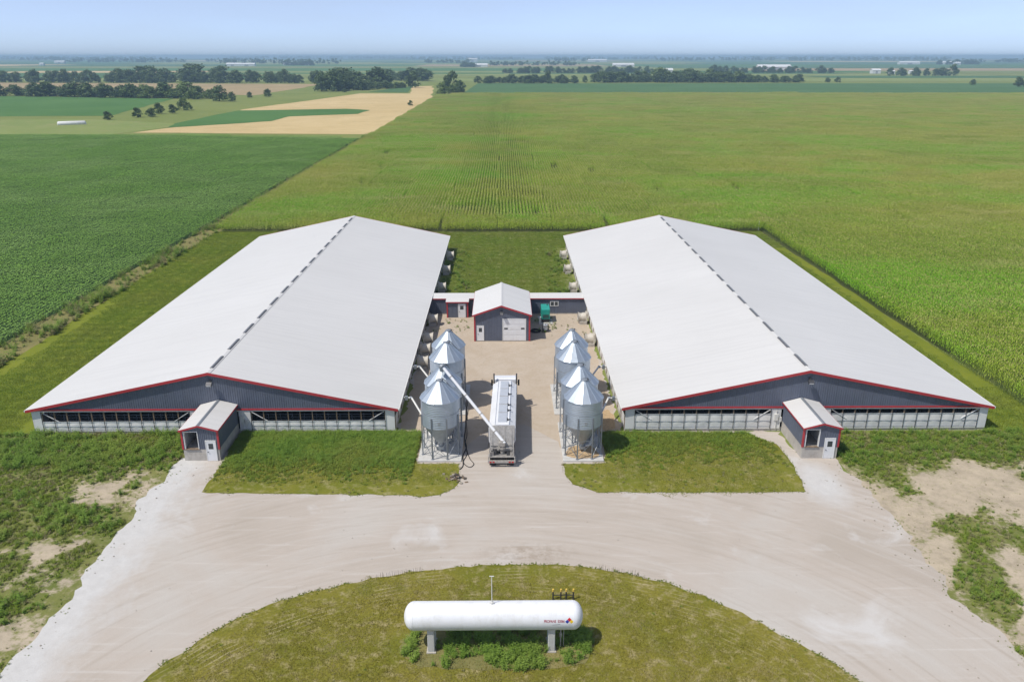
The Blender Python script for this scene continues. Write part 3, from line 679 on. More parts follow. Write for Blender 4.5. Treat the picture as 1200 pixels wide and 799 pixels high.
def corridor():
    x0, x1, y0, y1 = -11.0, 12.1, 112.4, 114.4
    s = empty('link_corridor', (.5, y0, 0), 'low slate corridor with white roof linking both barns', 'corridor')
    f = MB(); f.box(x0, y0 + .01, 0, x1, y1, .2); f.build('foundation', 'concrete', s)
    w = MB(); w.box(x0 + .02, y0 + .03, .2, x1 - .02, y1 - .03, 2.35); w.build('wall', 'siding', s)
    siding_run(s, x0, x1, y0, lambda x: .18, lambda x: 2.36)
    r = MB(); r.prism([(y0 - .15, 2.42), (y0 - .15, 2.50), (y1 + .1, 2.70), (y1 + .1, 2.62)], x0, x1, 'x'); r_ = r.build('roof', 'roof_metal', s)
    t = MB(); t.box(x0, y0 - .19, 2.36, x1, y0 - .155, 2.51); t.build('eave_trim', 'red_trim', r_)
    wf = MB(); wf.box(6.75, y0 - .07, 1.25, 8.0, y0 - .03, 2.05); wi = wf.build('window', 'white_trim', s)
    for a, b_ in ((6.86, 7.31), (7.44, 7.89)):
        g = MB(); g.box(a, y0 - .078, 1.36, b_, y0 - .071, 1.94); g.build('pane', 'glass', wi)
corridor()
def porch():
    x0, x1, y0, y1 = -8.3, -5.35, 110.9, 112.2
    s = empty('entry_porch', ((x0 + x1) / 2, y0, 0), 'small slate entry porch with white door left of the workshop', 'porch')
    w = MB(); w.box(x0 + .02, y0 + .03, 0, x1 - .02, y1, 2.3); w.build('wall', 'siding', s)
    siding_run(s, x0, -6.75, y0, lambda x: .05, lambda x: 2.3); siding_run(s, -5.62, x1, y0, lambda x: .05, lambda x: 2.3); siding_run(s, -6.75, -5.62, y0, lambda x: 2.14, lambda x: 2.3)
    man_door(s, -6.67, -5.7, y0, .05, 2.06)
    for a in (x0, x1):
        m = MB(); m.box(a - .1, y0 - .06, .0, a + .1, y0 + .1, 2.32); m.build('corner_trim', 'red_trim', s)
    r = MB(); r.prism([(y0 - .2, 2.36), (y0 - .2, 2.44), (y1 + .05, 2.62), (y1 + .05, 2.54)], x0 - .2, x1 + .2, 'x'); r_ = r.build('roof', 'roof_metal', s)
    t = MB(); t.box(x0 - .2, y0 - .24, 2.3, x1 + .2, y0 - .205, 2.45); t.build('eave_trim', 'red_trim', r_)
porch()

# ================================================================== FEED BINS
def feed_bin():
    b = empty('feed_bin', (0, 0, 0)); Rb = 1.78; z0, z1, za = 3.1, 5.78, 7.35; NP = 15
    # wall: corrugated rings stacked in tiers
    prof = []
    n = 15; h = (z1 - z0) / n
    for k in range(n):
        prof += [(Rb - .008, z0 + k * h), (Rb + .022, z0 + (k + .3) * h), (Rb + .022, z0 + (k + .6) * h), (Rb - .008, z0 + (k + .92) * h)]
    prof.append((Rb, z1))
    m = MB(); m.lathe(prof, 45); m.build('bin_wall', 'galv', b, smooth=True)
    for zz in (z0 + .0, z0 + 1.34):
        m = MB(); m.lathe([(Rb + .026, zz - .035), (Rb + .04, zz), (Rb + .026, zz + .035)], 45); m.build('seam_ring', 'galv_dull', b)
    m = MB(); m.lathe([(Rb - .01, z0), (.24, .85), (.22, .6)], 20, cap1=True); m.build('hopper', 'galv_dull', b)
    m = MB(); m.box(-.28, -.28, .32, .28, .28, .62); m.build('boot', 'galv_dull', b)
    first = None; da = 2 * math.pi / NP
    for k in range(NP):
        if first is None:
            m = MB(); r0, r1 = Rb + .12, .26; zz0 = z1 - .06; a0, a1 = -da / 2, da / 2; c = math.cos
            P = lambda r, a, z: (r * math.cos(a), r * math.sin(a), z)
            m.add([P(r0, a0, zz0), P(r0, a1, zz0), P(r1, a1, za), P(r1, a0, za), P(r0, a0, zz0 - .05), P(r0, a1, zz0 - .05)], [(0, 1, 2, 3), (4, 5, 1, 0)])
            e = .018   # raised seam along one edge
            q0 = Vector(P(r0, a1, zz0)); q1 = Vector(P(r1, a1, za)); up = Vector((0, 0, .05)); s_ = Vector((-math.sin(a1), math.cos(a1), 0)) * e
            m.add([q0 - s_, q0 + s_, q0 + up + s_, q0 + up - s_, q1 - s_, q1 + s_, q1 + up + s_, q1 + up - s_], [(0, 1, 2, 3), (7, 6, 5, 4), (1, 5, 6, 2), (3, 2, 6, 7), (0, 3, 7, 4)])
            first = m.build('roof_panel', 'galv', b)
            first.rotation_euler = (0, 0, R(-90))
        else: inst(first, (0, 0, 0), R(-90) + k * da, b)
    m = MB(); m.lathe([(.30, za - .03), (.33, za + .06), (.31, za + .10), (.12, za + .17), (.0, za + .18)], 16); m.build('fill_cap', 'galv_dull', b, smooth=True)
    m = MB(); m.box(.28, -.05, za, .36, .05, za + .2); m.tube((.3, 0, za + .16), (.62, .1, za - .02), .018, 6); m.build('lid_lever', 'dark_steel', b)
    leg = None
    for k in range(8):
        a = R(22.5 + 45 * k)
        if leg is None:
            m = MB(); m.box(Rb + .03, -.055, .03, Rb + .06, .055, z0 + 1.1); m.box(Rb + .06, -.055, .03, Rb + .12, -.035, z0 + 1.1); m.box(Rb + .06, .035, .03, Rb + .12, .055, z0 + 1.1); m.box(Rb - .06, -.12, 0, Rb + .2, .12, .03)
            leg = m.build('leg', 'galv_dull', b); leg.rotation_euler = (0, 0, a)
        else: inst(leg, (0, 0, 0), a, b)
    br = None
    for k in range(8):
        a = R(45 + 45 * k); Lh = Rb * math.sin(R(22.5)); ap = Rb * math.cos(R(22.5)) + .03
        if br is None:
            m = MB(); m.bar((ap, -Lh, .15), (ap + .01, Lh, 1.75), .05, .025); m.bar((ap + .03, Lh, .15), (ap + .04, -Lh, 1.75), .05, .025); m.bar((ap + .015, -Lh, 1.85), (ap + .015, Lh, 1.85), .05, .03)
            br = pieces(m, 'cross_brace', 'galv_dull', b)
            for q in br: q.rotation_euler = (0, 0, a)
        else:
            for q in br: inst(q, (0, 0, 0), a, b)
    m = MB()      # side and roof ladder
    a = R(62)
    def LP(r, t, z): return (r * math.cos(a) - t * math.sin(a), r * math.sin(a) + t * math.cos(a), z)
    for t in (-.2, .2):
        m.bar(LP(Rb + .2, t, .4), LP(Rb + .2, t, z1 + .05), .035); m.bar(LP(Rb + .2, t, z1 + .05), LP(.4, t, za + .06), .035)
    for q in range(18): z = .6 + q * .3; m.bar(LP(Rb + .2, -.2, z), LP(Rb + .2, .2, z), .025)
    for q in range(7): f_ = q / 6; r_ = Rb + .15 + (.45 - Rb - .15) * f_; z = z1 + .08 + (za - z1) * f_; m.bar(LP(r_, -.2, z), LP(r_, .2, z), .025)
    m.build('ladder', 'dark_steel', b)
    m = MB()      # level sight plates on the wall
    m.box(-.11, -Rb - .05, z0 + .5, .11, -Rb - .02, z0 + .8); m.build('sight_plate', 'galv_dull', b)
    return b
BIN_L = [(-6.1, 68.85), (-6.05, 72.55), (-6.15, 79.3), (-6.2, 83.1)]
BIN_R = [(7.45, 68.75), (7.4, 72.5), (7.35, 79.3), (7.45, 83.1)]
ordw = ['nearest', 'second nearest', 'third nearest', 'farthest']
src = feed_bin()
for side, lst in (('left', BIN_L), ('right', BIN_R)):
    for k, (x, y) in enumerate(lst):
        o = src if (side == 'left' and k == 0) else copy_tree(src)
        o.location = (x, y, .15); o.rotation_euler = (0, 0, R((0, 6, -5, 10)[k] + (3 if side == 'right' else 0)))
        tag(o, '%s galvanized hopper feed bin in the row along the %s barn' % (ordw[k], side), 'feed bin', 'galvanized feed bins')
for nm, a, lab in (('concrete_pad', (-8.2, 66.9, -4.1, 75.2), 'pale concrete pad under the two nearest left bins'), ('concrete_pad', (-8.1, 77.2, -3.95, 85.4), 'pale concrete pad under the two far left bins'),
                   ('concrete_pad', (5.5, 66.8, 9.35, 75.2), 'pale concrete pad under the two nearest right bins'), ('concrete_pad', (5.3, 77.2, 9.4, 85.4), 'pale concrete pad under the two far right bins')):
    m = MB(); m.box(a[0], a[1], 0, a[2], a[3], .15); o = m.build(nm, 'pad_concrete'); tag(o, lab, None, None, 'structure')
    bv = o.modifiers.new('edge', 'BEVEL'); bv.width = .03; bv.segments = 2
for k, pl in enumerate((smooth_poly([(5.9, 67.3), (8.9, 67.2), (9.0, 68.8), (8.2, 70.2), (6.6, 69.9), (5.8, 68.6)], 2), smooth_poly([(9.6, 73.5), (11.6, 73.4), (11.5, 79), (10.2, 78)], 2))):
    sheet('feed_spill', jag(pl, .3, .25, 1.5, k), .154 if k == 0 else .022, 'spilled_feed', label='scattered tan spilled feed by the right bins')
# feed augers from the bin boots into the barn walls
def feed_auger(x0, y0, x1, y1, label):
    o = empty('feed_auger', (x0, y0, 0), label, 'auger pipe', 'feed auger pipes')
    sg = 1 if x1 > x0 else -1
    m = MB(); m.path([(x0, y0, .6), (x0 + sg * .7, y0 + .1, .75), (x0 + sg * 1.9, y0 + (y1 - y0) * .5, 1.7), (x1 - sg * 1.3, y1, 2.42), (x1 - sg * .5, y1, 2.45), (x1 + sg * .3, y1, 2.45)], .10, 10); m.build('auger_tube', 'pipe_white', o, smooth=True)
    m = MB(); m.tube((x1 - sg * 1.35, y1, 2.42), (x1 - sg * 1.1, y1, 2.45), .15, 10); m.box(x1 - sg * .75 - .15, y1 - .15, 2.2, x1 - sg * .75 + .15, y1 + .15, 2.62); m.build('auger_motor', 'galv_dull', o)
feed_auger(-6.1, 68.85, -11.0, 76.4, 'white auger pipe from the nearest left bin to the left barn'); feed_auger(-6.15, 79.3, -11.0, 85.2, 'white auger pipe from the third left bin to the left barn')
feed_auger(7.45, 68.75, 12.1, 76.1, 'white auger pipe from the nearest right bin to the right barn'); feed_auger(7.35, 79.3, 12.1, 85.0, 'white auger pipe from the third right bin to the right barn')

# ================================================================== WALL FANS
def wall_fan():
    f = empty('pit_fan', (0, 0, 0))        # local +x points away from the wall
    m = MB(); m.box(-.9, -.95, 0, .35, .95, .55); m.build('pump_pit', 'concrete', f)
    m = MB(); M = Matrix.Translation((-.75, 0, 1.15)) @ Matrix.Rotation(R(90), 4, 'Y')
    m.lathe([(.78, 0), (.78, .5), (.66, .8), (.70, 1.0), (.86, 1.35), (.84, 1.36), (.66, 1.02)], 24, M); m.build('fan_cone', 'fan_white', f, smooth=True)
    m = MB(); m.box(-1.0, -.8, .55, -.72, .8, 1.95); m.build('fan_housing', 'fan_white', f)
    m = MB(); M2 = Matrix.Translation((.0, 0, 1.15))
    m.tube((-.2, 0, 1.15), (.15, 0, 1.15), .14, 10)
    for k in range(5):
        a = k * math.pi * 2 / 5; m.bar((.02, .1 * math.cos(a), 1.15 + .1 * math.sin(a)), (.06, .62 * math.cos(a), 1.15 + .62 * math.sin(a)), .03, .2)
    m.build('fan_blades', 'dark_steel', f)
    m = MB()
    for k in range(5): r_ = .14 + k * .16; m.lathe([(r_, .0), (r_ + .015, .012), (r_, .024)], 20, Matrix.Translation((.55, 0, 1.15)) @ Matrix.Rotation(R(90), 4, 'Y'))
    m.build('fan_guard', 'galv_dull', f)
    return f
fans = [(-9.9, 107.6, 0, 'left', 'fan by the corner of the left barn and the corridor'), (-9.9, 99.6, 0, 'left', 'fan on the left barn, second before the corridor'), (-9.9, 95.4, 0, 'left', 'fan on the left barn, third before the corridor'), (-9.8, 90.9, 0, 'left', 'fan on the left barn wall nearest the bins'),
        (11.0, 108.2, 180, 'right', 'fan by the corner of the right barn and the corridor'), (11.1, 99.0, 180, 'right', 'fan on the right barn wall nearest the bins'),
        (-9.9, 146.2, 0, 'l', 'farthest fan of the grass court on the left barn'), (-9.9, 135.6, 0, 'l', 'middle fan of the grass court on the left barn'), (-9.9, 124.4, 0, 'l', 'nearest fan of the grass court on the left barn'),
        (11.0, 146.6, 180, 'r', 'farthest fan of the grass court on the right barn'), (11.0, 136, 180, 'r', 'middle fan of the grass court on the right barn'), (11.0, 124.3, 180, 'r', 'nearest fan of the grass court on the right barn')]
fs_ = wall_fan()
for k, (x, y, a, sd, lab) in enumerate(fans):
    o = fs_ if k == 0 else copy_tree(fs_); o.location = (x, y, 0); o.rotation_euler = (0, 0, R(a)); o.scale = (.82, .82, .82); tag(o, 'cream white cone ' + lab, 'fan', 'cone fans along the inner barn walls')

# ================================================================== GENERATOR AND BITS BY THE WORKSHOP
def generator():
    g = empty('generator', (5.9, 109.3, 0), 'bright green generator cabinet in front of the corridor', 'generator')
    m = MB(); m.box(4.9, 107.6, 0, 6.9, 111.2, .12); m.build('pad', 'pad_concrete', g)
    m = MB(); m.box(5.35, 108.2, .12, 6.45, 110.9, .62); m.build('fuel_base', 'black', g)
    m = MB(); m.box(5.3, 108.15, .63, 6.5, 110.95, 2.05); c = m.build('cabinet', 'green_paint', g)
    bv = c.modifiers.new('edge', 'BEVEL'); bv.width = .05; bv.segments = 2
    for k in range(6):
        m = MB(); m.box(5.45, 108.125, .8 + k * .09, 6.35, 108.145, .84 + k * .09); m.build('louvre', 'dark_steel', c)
    m = MB(); m.tube((6.2, 110.2, 2.05), (6.2, 110.2, 2.3), .07, 10); m.build('exhaust', 'dark_steel', g)
    m = MB(); m.box(5.5, 109, 2.052, 6.0, 109.6, 2.08); m.build('roof_hatch', 'green_paint', g)
    m = MB(); m.box(4.95, 107.9, .12, 5.22, 108.3, 1.0); m.build('transfer_box', 'pipe_white', g)
generator()
def transfer_tank():
    g = empty('fuel_caddy', (5.7, 104.6, 0), 'small dark framed caddy with pale top beside the workshop', 'caddy')
    m = MB()
    for x in (5.3, 6.1):
        for y in (104.2, 105.0): m.box(x - .04, y - .04, 0, x + .04, y + .04, .95)
    m.box(5.3, 104.16, .2, 6.1, 105.04, .28); m.box(5.26, 104.16, .9, 6.14, 104.24, .98); m.box(5.26, 104.96, .9, 6.14, 105.04, .98); m.build('frame', 'dark_steel', g)
    m = MB(); m.box(5.42, 104.3, .28, 5.98, 104.9, 1.0); c = m.build('tank', 'lid_grey', g); bv = c.modifiers.new('e', 'BEVEL'); bv.width = .08; bv.segments = 3
    m = MB(); m.tube((5.7, 104.6, 1.0), (5.7, 104.6, 1.1), .09, 10); m.build('cap', 'black', g)
transfer_tank()
m = MB(); pts = []
for k in range(90):
    a = k * .45; r_ = .55 + .12 * math.sin(k * .7); pts.append((4.35 + r_ * math.cos(a) * 1.1, 104.5 + r_ * math.sin(a), .05 + .0022 * k + .02 * math.sin(k * 1.3)))
m.path(pts, .04, 6); o = m.build('hose_coil', 'rubber', smooth='all'); tag(o, 'black hose coil lying in the workshop shadow', 'hose')

# ================================================================== FEED TRUCK
def truck():
    y0 = 66.3; t = empty('feed_truck', (-.25, y0, 0), 'white bulk feed truck with its auger raised over a left bin', 'truck')
    tilt = -.0045                                   # truck stands a hair off the barn axis
    cx = lambda y: -.28 + (y - y0) * .026
    def B(m, x0, ya, z0, x1, yb, z1): m.box(cx(ya) * 0 + x0 + cx((ya + yb) / 2), ya, z0, x1 + cx((ya + yb) / 2), yb, z1)
    m = MB(); B(m, -.45, y0 + .3, .75, -.25, 77.6, 1.0); B(m, .25, y0 + .3, .75, .45, 77.6, 1.0); pieces(m, 'chassis_rail', 'dark_steel', t)
    # hopper body: sloping shoulders, vertical sides, hopper bottoms
    ya, yb = 67.6, 78.3; sec = [(-1.24, 1.75), (-1.24, 3.12), (-.62, 3.52), (.62, 3.52), (1.24, 3.12), (1.24, 1.75), (.55, 1.05), (-.55, 1.05)]
    m = MB(); n = len(sec); vs = [(x + cx(y), y, z) for y in (ya, yb) for x, z in sec]
    m.add(vs, [tuple(range(n)), tuple(range(2 * n - 1, n - 1, -1))] + [(i, i + n, (i + 1) % n + n, (i + 1) % n) for i in range(n)]); body = m.build('hopper_body', 'white_paint', t)
    for k in range(7):                              # side ribs
        y = ya + .3 + k * (yb - ya - .6) / 6; m = MB()
        for s in (-1, 1): m.box(s * 1.255 - .015 + cx(y), y - .05, 1.75, s * 1.255 + .015 + cx(y), y + .05, 3.10)
        pieces(m, 'body_rib', 'white_paint', body)
    m = MB(); vs = []
    for y in (ya + .55, yb - .35): vs += [(-.42 + cx(y), y, 3.525), (.42 + cx(y), y, 3.525), (.42 + cx(y), y, 3.62), (-.42 + cx(y), y, 3.62)]
    m.add(vs, [(0, 1, 2, 3), (7, 6, 5, 4), (0, 4, 5, 1), (1, 5, 6, 2), (2, 6, 7, 3), (3, 7, 4, 0)]); lid = m.build('roof_lid', 'lid_grey', t)
    for k in range(1, 5):
        y = ya + .55 + k * (yb - ya - .9) / 5; m = MB(); m.box(-.43 + cx(y), y - .03, 3.62, .43 + cx(y), y + .03, 3.64); m.build('lid_seam', 'truck_grey', lid)
    for k in range(5):
        y = (68.6, 70.7, 72.0, 74.6, 76.9)[k]; m = MB(); m.box(.42 + cx(y), y - .06, 3.56, .80 + cx(y), y + .06, 3.62); m.box(.42 + cx(y), y - .16, 3.56, .52 + cx(y), y + .16, 3.70); m.build('lid_latch', 'black', t)
    m = MB()
    for s in (-1, 1): m.bar((s * .66 + cx(ya), ya + .1, 3.53), (s * .66 + cx(yb), yb - .1, 3.53), .05)
    pieces(m, 'roof_rail', 'lid_grey', t)
    # slanted rear wall of the hopper, auger turret and platform
    m = MB(); vs = []
    for z, y, w in ((3.46, ya - .02, 1.2), (1.3, ya - .9, 1.1), (1.3, ya - .02, 1.1)): vs += [(-w + cx(y), y, z), (w + cx(y), y, z)]
    m.add(vs, [(0, 1, 3, 2), (0, 2, 4), (1, 5, 3), (2, 3, 5, 4), (0, 4, 5, 1)]); m.build('rear_wall', 'truck_grey', t)
    for k in range(4):
        m = MB(); x = -.9 + k * .6; m.bar((x + cx(ya), ya - .08, 3.3), (x + cx(ya - .9), ya - .95, 1.35), .06); m.build('rear_rib', 'truck_grey', t)
    m = MB(); m.tube((.05 + cx(66.9), 66.75, .9), (.05 + cx(66.9), 66.75, 2.35), .22, 14); m.tube((.05 + cx(66.9), 66.75, 1.5), (.05 + cx(66.9), 66.75, 1.65), .36, 14); m.build('auger_turret', 'truck_grey', t)
    m = MB(); B(m, -1.25, 65.95, .95, 1.25, 66.6, 1.03); B(m, -1.25, 65.95, .5, -1.17, 66.05, .95); B(m, 1.17, 65.95, .5, 1.25, 66.05, .95); m.build('rear_platform', 'truck_grey', t)
    m = MB(); B(m, -1.28, 65.75, .48, 1.28, 65.95, .70); bp = m.build('bumper', 'truck_grey', t)
    for s in (-1, 1):
        for q in range(2):
            m = MB(); x = s * (.75 + q * .28); B(m, x - .09, 65.72, .53, x + .09, 65.748, .65); m.build('tail_light', 'tail_red', bp)
        m = MB(); B(m, s * .82 - .32, 66.02, .12, s * .82 + .32, 66.04, .62); m.build('mud_flap', 'rubber', t)
        m = MB(); B(m, s * 1.1 - .05, 66.0, 1.03, s * 1.1 + .05, 66.1, 1.9); B(m, s * .72 - .34, 66.02, 1.82, s * .72 + .38, 66.08, 1.9); m.build('guard_rail', 'truck_grey', t)
    m = MB(); m.tube((-.62 + cx(66.5), 66.4, 1.05), (-.62 + cx(66.5), 66.4, 1.75), .17, 12); m.tube((.62 + cx(66.5), 66.35, 1.2), (.95 + cx(66.5), 66.35, 1.2), .15, 12); m.box(.45 + cx(66.5), 66.2, 1.03, .75 + cx(66.5), 66.5, 1.4); pieces(m, 'hydraulic_unit', 'dark_steel', t)
    # boom
    a = Vector((.05 + cx(66.9), 66.75, 2.3)); c = Vector((-6.0, 71.35, 7.95)); d = (c - a).normalized()
    m = MB(); m.tube(a - d * .35, c, .15, 14); bm_ = m.build('auger_boom', 'white_paint', t, smooth=True)
    for q in (.12, .35, .6, .85):
        p = a.lerp(c, q); m = MB(); m.tube(p - d * .05, p + d * .05, .175, 14); m.build('boom_flange', 'truck_grey', bm_)
    m = MB(); m.tube(c - d * .1, c + d * .12, .34, 14); m.tube(c + Vector((-.02, 0, .05)), c + Vector((-.06, .03, -.55)), .25, 14, .2); m.build('boom_spout', 'galv_dull', bm_)
    m = MB(); m.tube(a + Vector((.0, .1, -.9)), a.lerp(c, .2) + Vector((0, 0, -.12)), .06, 10); m.build('lift_cylinder', 'dark_steel', t)
    m = MB(); m.box(a.x - .35, a.y - .3, a.z - .45, a.x + .25, a.y + .3, a.z - .1); m.build('auger_gearbox', 'truck_grey', t)
    for k, (xa, xb, z_) in enumerate(((-1.0, -.35, 2.0), (.3, 1.0, 2.0), (-1.0, 1.0, 1.45))):
        m = MB(); m.tube((xa + cx(66.3), 66.2 + .08 * k, z_), (xb + cx(66.3), 66.2 + .08 * k, z_), .045, 8); m.build('hydraulic_line', 'dark_steel', t)
    for s in (-1, 1):
        m = MB(); m.box(s * .95 - .18 + cx(66.4), 66.15, 1.04, s * .95 + .18 + cx(66.4), 66.55, 1.38); m.build('tool_box', 'truck_grey', t)
    # ladder at the left rear
    m = MB()
    for s in (0, .38): m.bar((-1.33 + cx(68.3), 68.2 + s, .8), (-1.30 + cx(68.3), 68.2 + s, 3.2), .04)
    for q in range(8): m.bar((-1.32 + cx(68.3), 68.2, .95 + q * .3), (-1.32 + cx(68.3), 68.58, .95 + q * .3), .03)
    m.build('ladder', 'dark_steel', t)
    # cab with sloping windscreen at the far end
    yc = 78.75
    m = MB(); prof = [(yc, .9), (yc, 3.5), (yc + .2, 3.62), (yc + 1.2, 3.5), (yc + 1.45, 2.95), (yc + 1.95, 2.1), (yc + 3.4, 1.85), (yc + 3.55, 1.2), (yc + 3.5, .7), (yc, .7)]
    vs = []; off = cx(yc + 1.5)
    for s in (-1, 1):
        for y, z in prof: w = 1.16 if y < yc + 2 else .98; vs.append((s * w + off, y, z))
    n = len(prof); m.add(vs, [tuple(range(n)), tuple(range(2 * n - 1, n - 1, -1))] + [(i, i + n, (i + 1) % n + n, (i + 1) % n) for i in range(n)])
    cab = m.build('cab', 'white_paint', t); bv = cab.modifiers.new('edge', 'BEVEL'); bv.width = .07; bv.segments = 3
    m = MB(); m.add([(-1.02 + off, yc + 1.43, 2.93), (1.02 + off, yc + 1.43, 2.93), (.98 + off, yc + 1.965, 2.12), (-.98 + off, yc + 1.965, 2.12)], [(0, 1, 2, 3)])
    for v in range(4): pass
    m.v = [(x, y + .035, z + .02) for x, y, z in m.v]; m.build('windscreen', 'glass', cab)
    for s in (-1, 1):
        m = MB(); m.box(s * 1.172 - .006 + off, yc + .35, 2.1, s * 1.172 + .006 + off, yc + 1.4, 2.8); m.build('side_window', 'glass', cab)
        m = MB(); m.bar((s * 1.15 + off, yc + 1.6, 2.5), (s * 1.48 + off, yc + 1.7, 2.55), .04); m.box(s * 1.45 - .1 + off, yc + 1.66, 2.1, s * 1.45 + .1 + off, yc + 1.78, 2.75); m.build('mirror', 'black', t)
        m = MB(); m.tube((s * 1.14 + off, yc - .22, 1.0), (s * 1.2 + off, yc - .22, 4.25), .075, 10); m.tube((s * 1.14 + off, yc - .22, 1.5), (s * 1.14 + off, yc - .22, 2.9), .12, 10); m.build('exhaust_stack', 'dark_steel', t)
    for s in (-1, 1):
        m = MB(); m.tube((s * .85 - .16 + off, yc + .4, .65), (s * .85 + .16 + off, yc + .4, .65), .3, 14); m.build('fuel_tank', 'galv_dull', t)
    # wheels
    def wheel(x, y):
        w = MB(); M = Matrix.Translation((x, y, .52)) @ Matrix.Rotation(R(90), 4, 'Y')
        w.lathe([(.26, -.15), (.44, -.15), (.51, -.10), (.52, 0), (.51, .10), (.44, .15), (.26, .15)], 20, M); ty = w.build('wheel', 'rubber', t, smooth=True)
        w = MB(); w.lathe([(.0, .10), (.12, .13), (.14, .09), (.24, .08), (.262, .145)], 16, M); w.lathe([(.0, -.10), (.12, -.13), (.14, -.09), (.24, -.08), (.262, -.145)], 16, M); w.build('rim', 'galv', ty, smooth=True)
    for y in (67.2, 68.5, 76.3, 77.5):
        for s in (-1, 1):
            wheel(s * .66 + cx(y), y); wheel(s * 1.0 + cx(y), y)
    for s in (-1, 1): wheel(s * .98 + off, yc + 2.6)
truck()

# hoses beside the left bins and the rubble heap --------------------
def hose(pts, name, lab, r=.035, m_='rubber'):
    q = []
    P_ = [Vector(p) for p in pts]
    for i in range(len(P_) - 1):
        a = P_[max(i - 1, 0)]; b = P_[i]; c = P_[i + 1]; d = P_[min(i + 2, len(P_) - 1)]
        for k in range(8):
            t = k / 8; q.append(.5 * ((2 * b) + (c - a) * t + (2 * a - 5 * b + 4 * c - d) * t * t + (-a + 3 * b - 3 * c + d) * t ** 3))
    q.append(P_[-1]); m = MB(); m.path(q, r, 6); o = m.build(name, m_, smooth='all'); return tag(o, lab, 'hose')
hose([(-4.0, 75.8, 1.9), (-3.95, 74.5, .5), (-3.8, 72.5, .06), (-3.9, 70.5, .07), (-3.6, 68.6, .06), (-3.9, 66.8, .06), (-3.3, 65.8, .05), (-2.9, 66.4, .05), (-3.3, 67.4, .06), (-3.7, 69.0, .12)], 'hose', 'black hose looping on the gravel beside the near left pad')
hose([(-4.0, 75.2, 1.6), (-4.0, 73.6, .3), (-4.0, 71.4, .2), (-3.75, 69.8, .06), (-4.0, 68.0, .06), (-3.9, 66.2, .05), (-4.15, 65.4, .05)], 'hose', 'straighter black hose along the edge of the near left pad', .05)
m = MB(); m.tube((-3.95, 76.1, 0), (-3.95, 76.1, 2.3), .07, 10); m.box(-4.1, 76.0, 1.6, -3.8, 76.2, 2.1); o = m.build('service_post', 'dark_steel'); tag(o, 'dark service post holding the hoses between the left pads', 'post')
rr = random.Random(11)
tr_ = empty('scrap_heap', (-4.35, 63.7, 0), 'small heap of broken blocks and scrap beside the lawn corner', 'heap')
for k in range(46):
    r_ = rr.gauss(0, .33); a = rr.uniform(0, 6.3); x = -4.4 + r_ * math.cos(a) * 1.3; y = 63.75 + r_ * math.sin(a) * 1.2; z = max(.05, .5 - abs(r_) * .75) * rr.uniform(.3, 1)
    m = MB(); s1, s2, s3 = rr.uniform(.06, .2), rr.uniform(.05, .12), rr.uniform(.03, .08)
    m.box(-s1, -s2, -s3, s1, s2, s3, Matrix.Translation((x, y, z)) @ Matrix.Rotation(rr.uniform(0, 3), 4, 'Z') @ Matrix.Rotation(rr.uniform(-.6, .6), 4, 'X')); m.build('block', rr.choice(['stone', 'wood', 'wood', 'wood', 'bark', 'stone']), tr_)

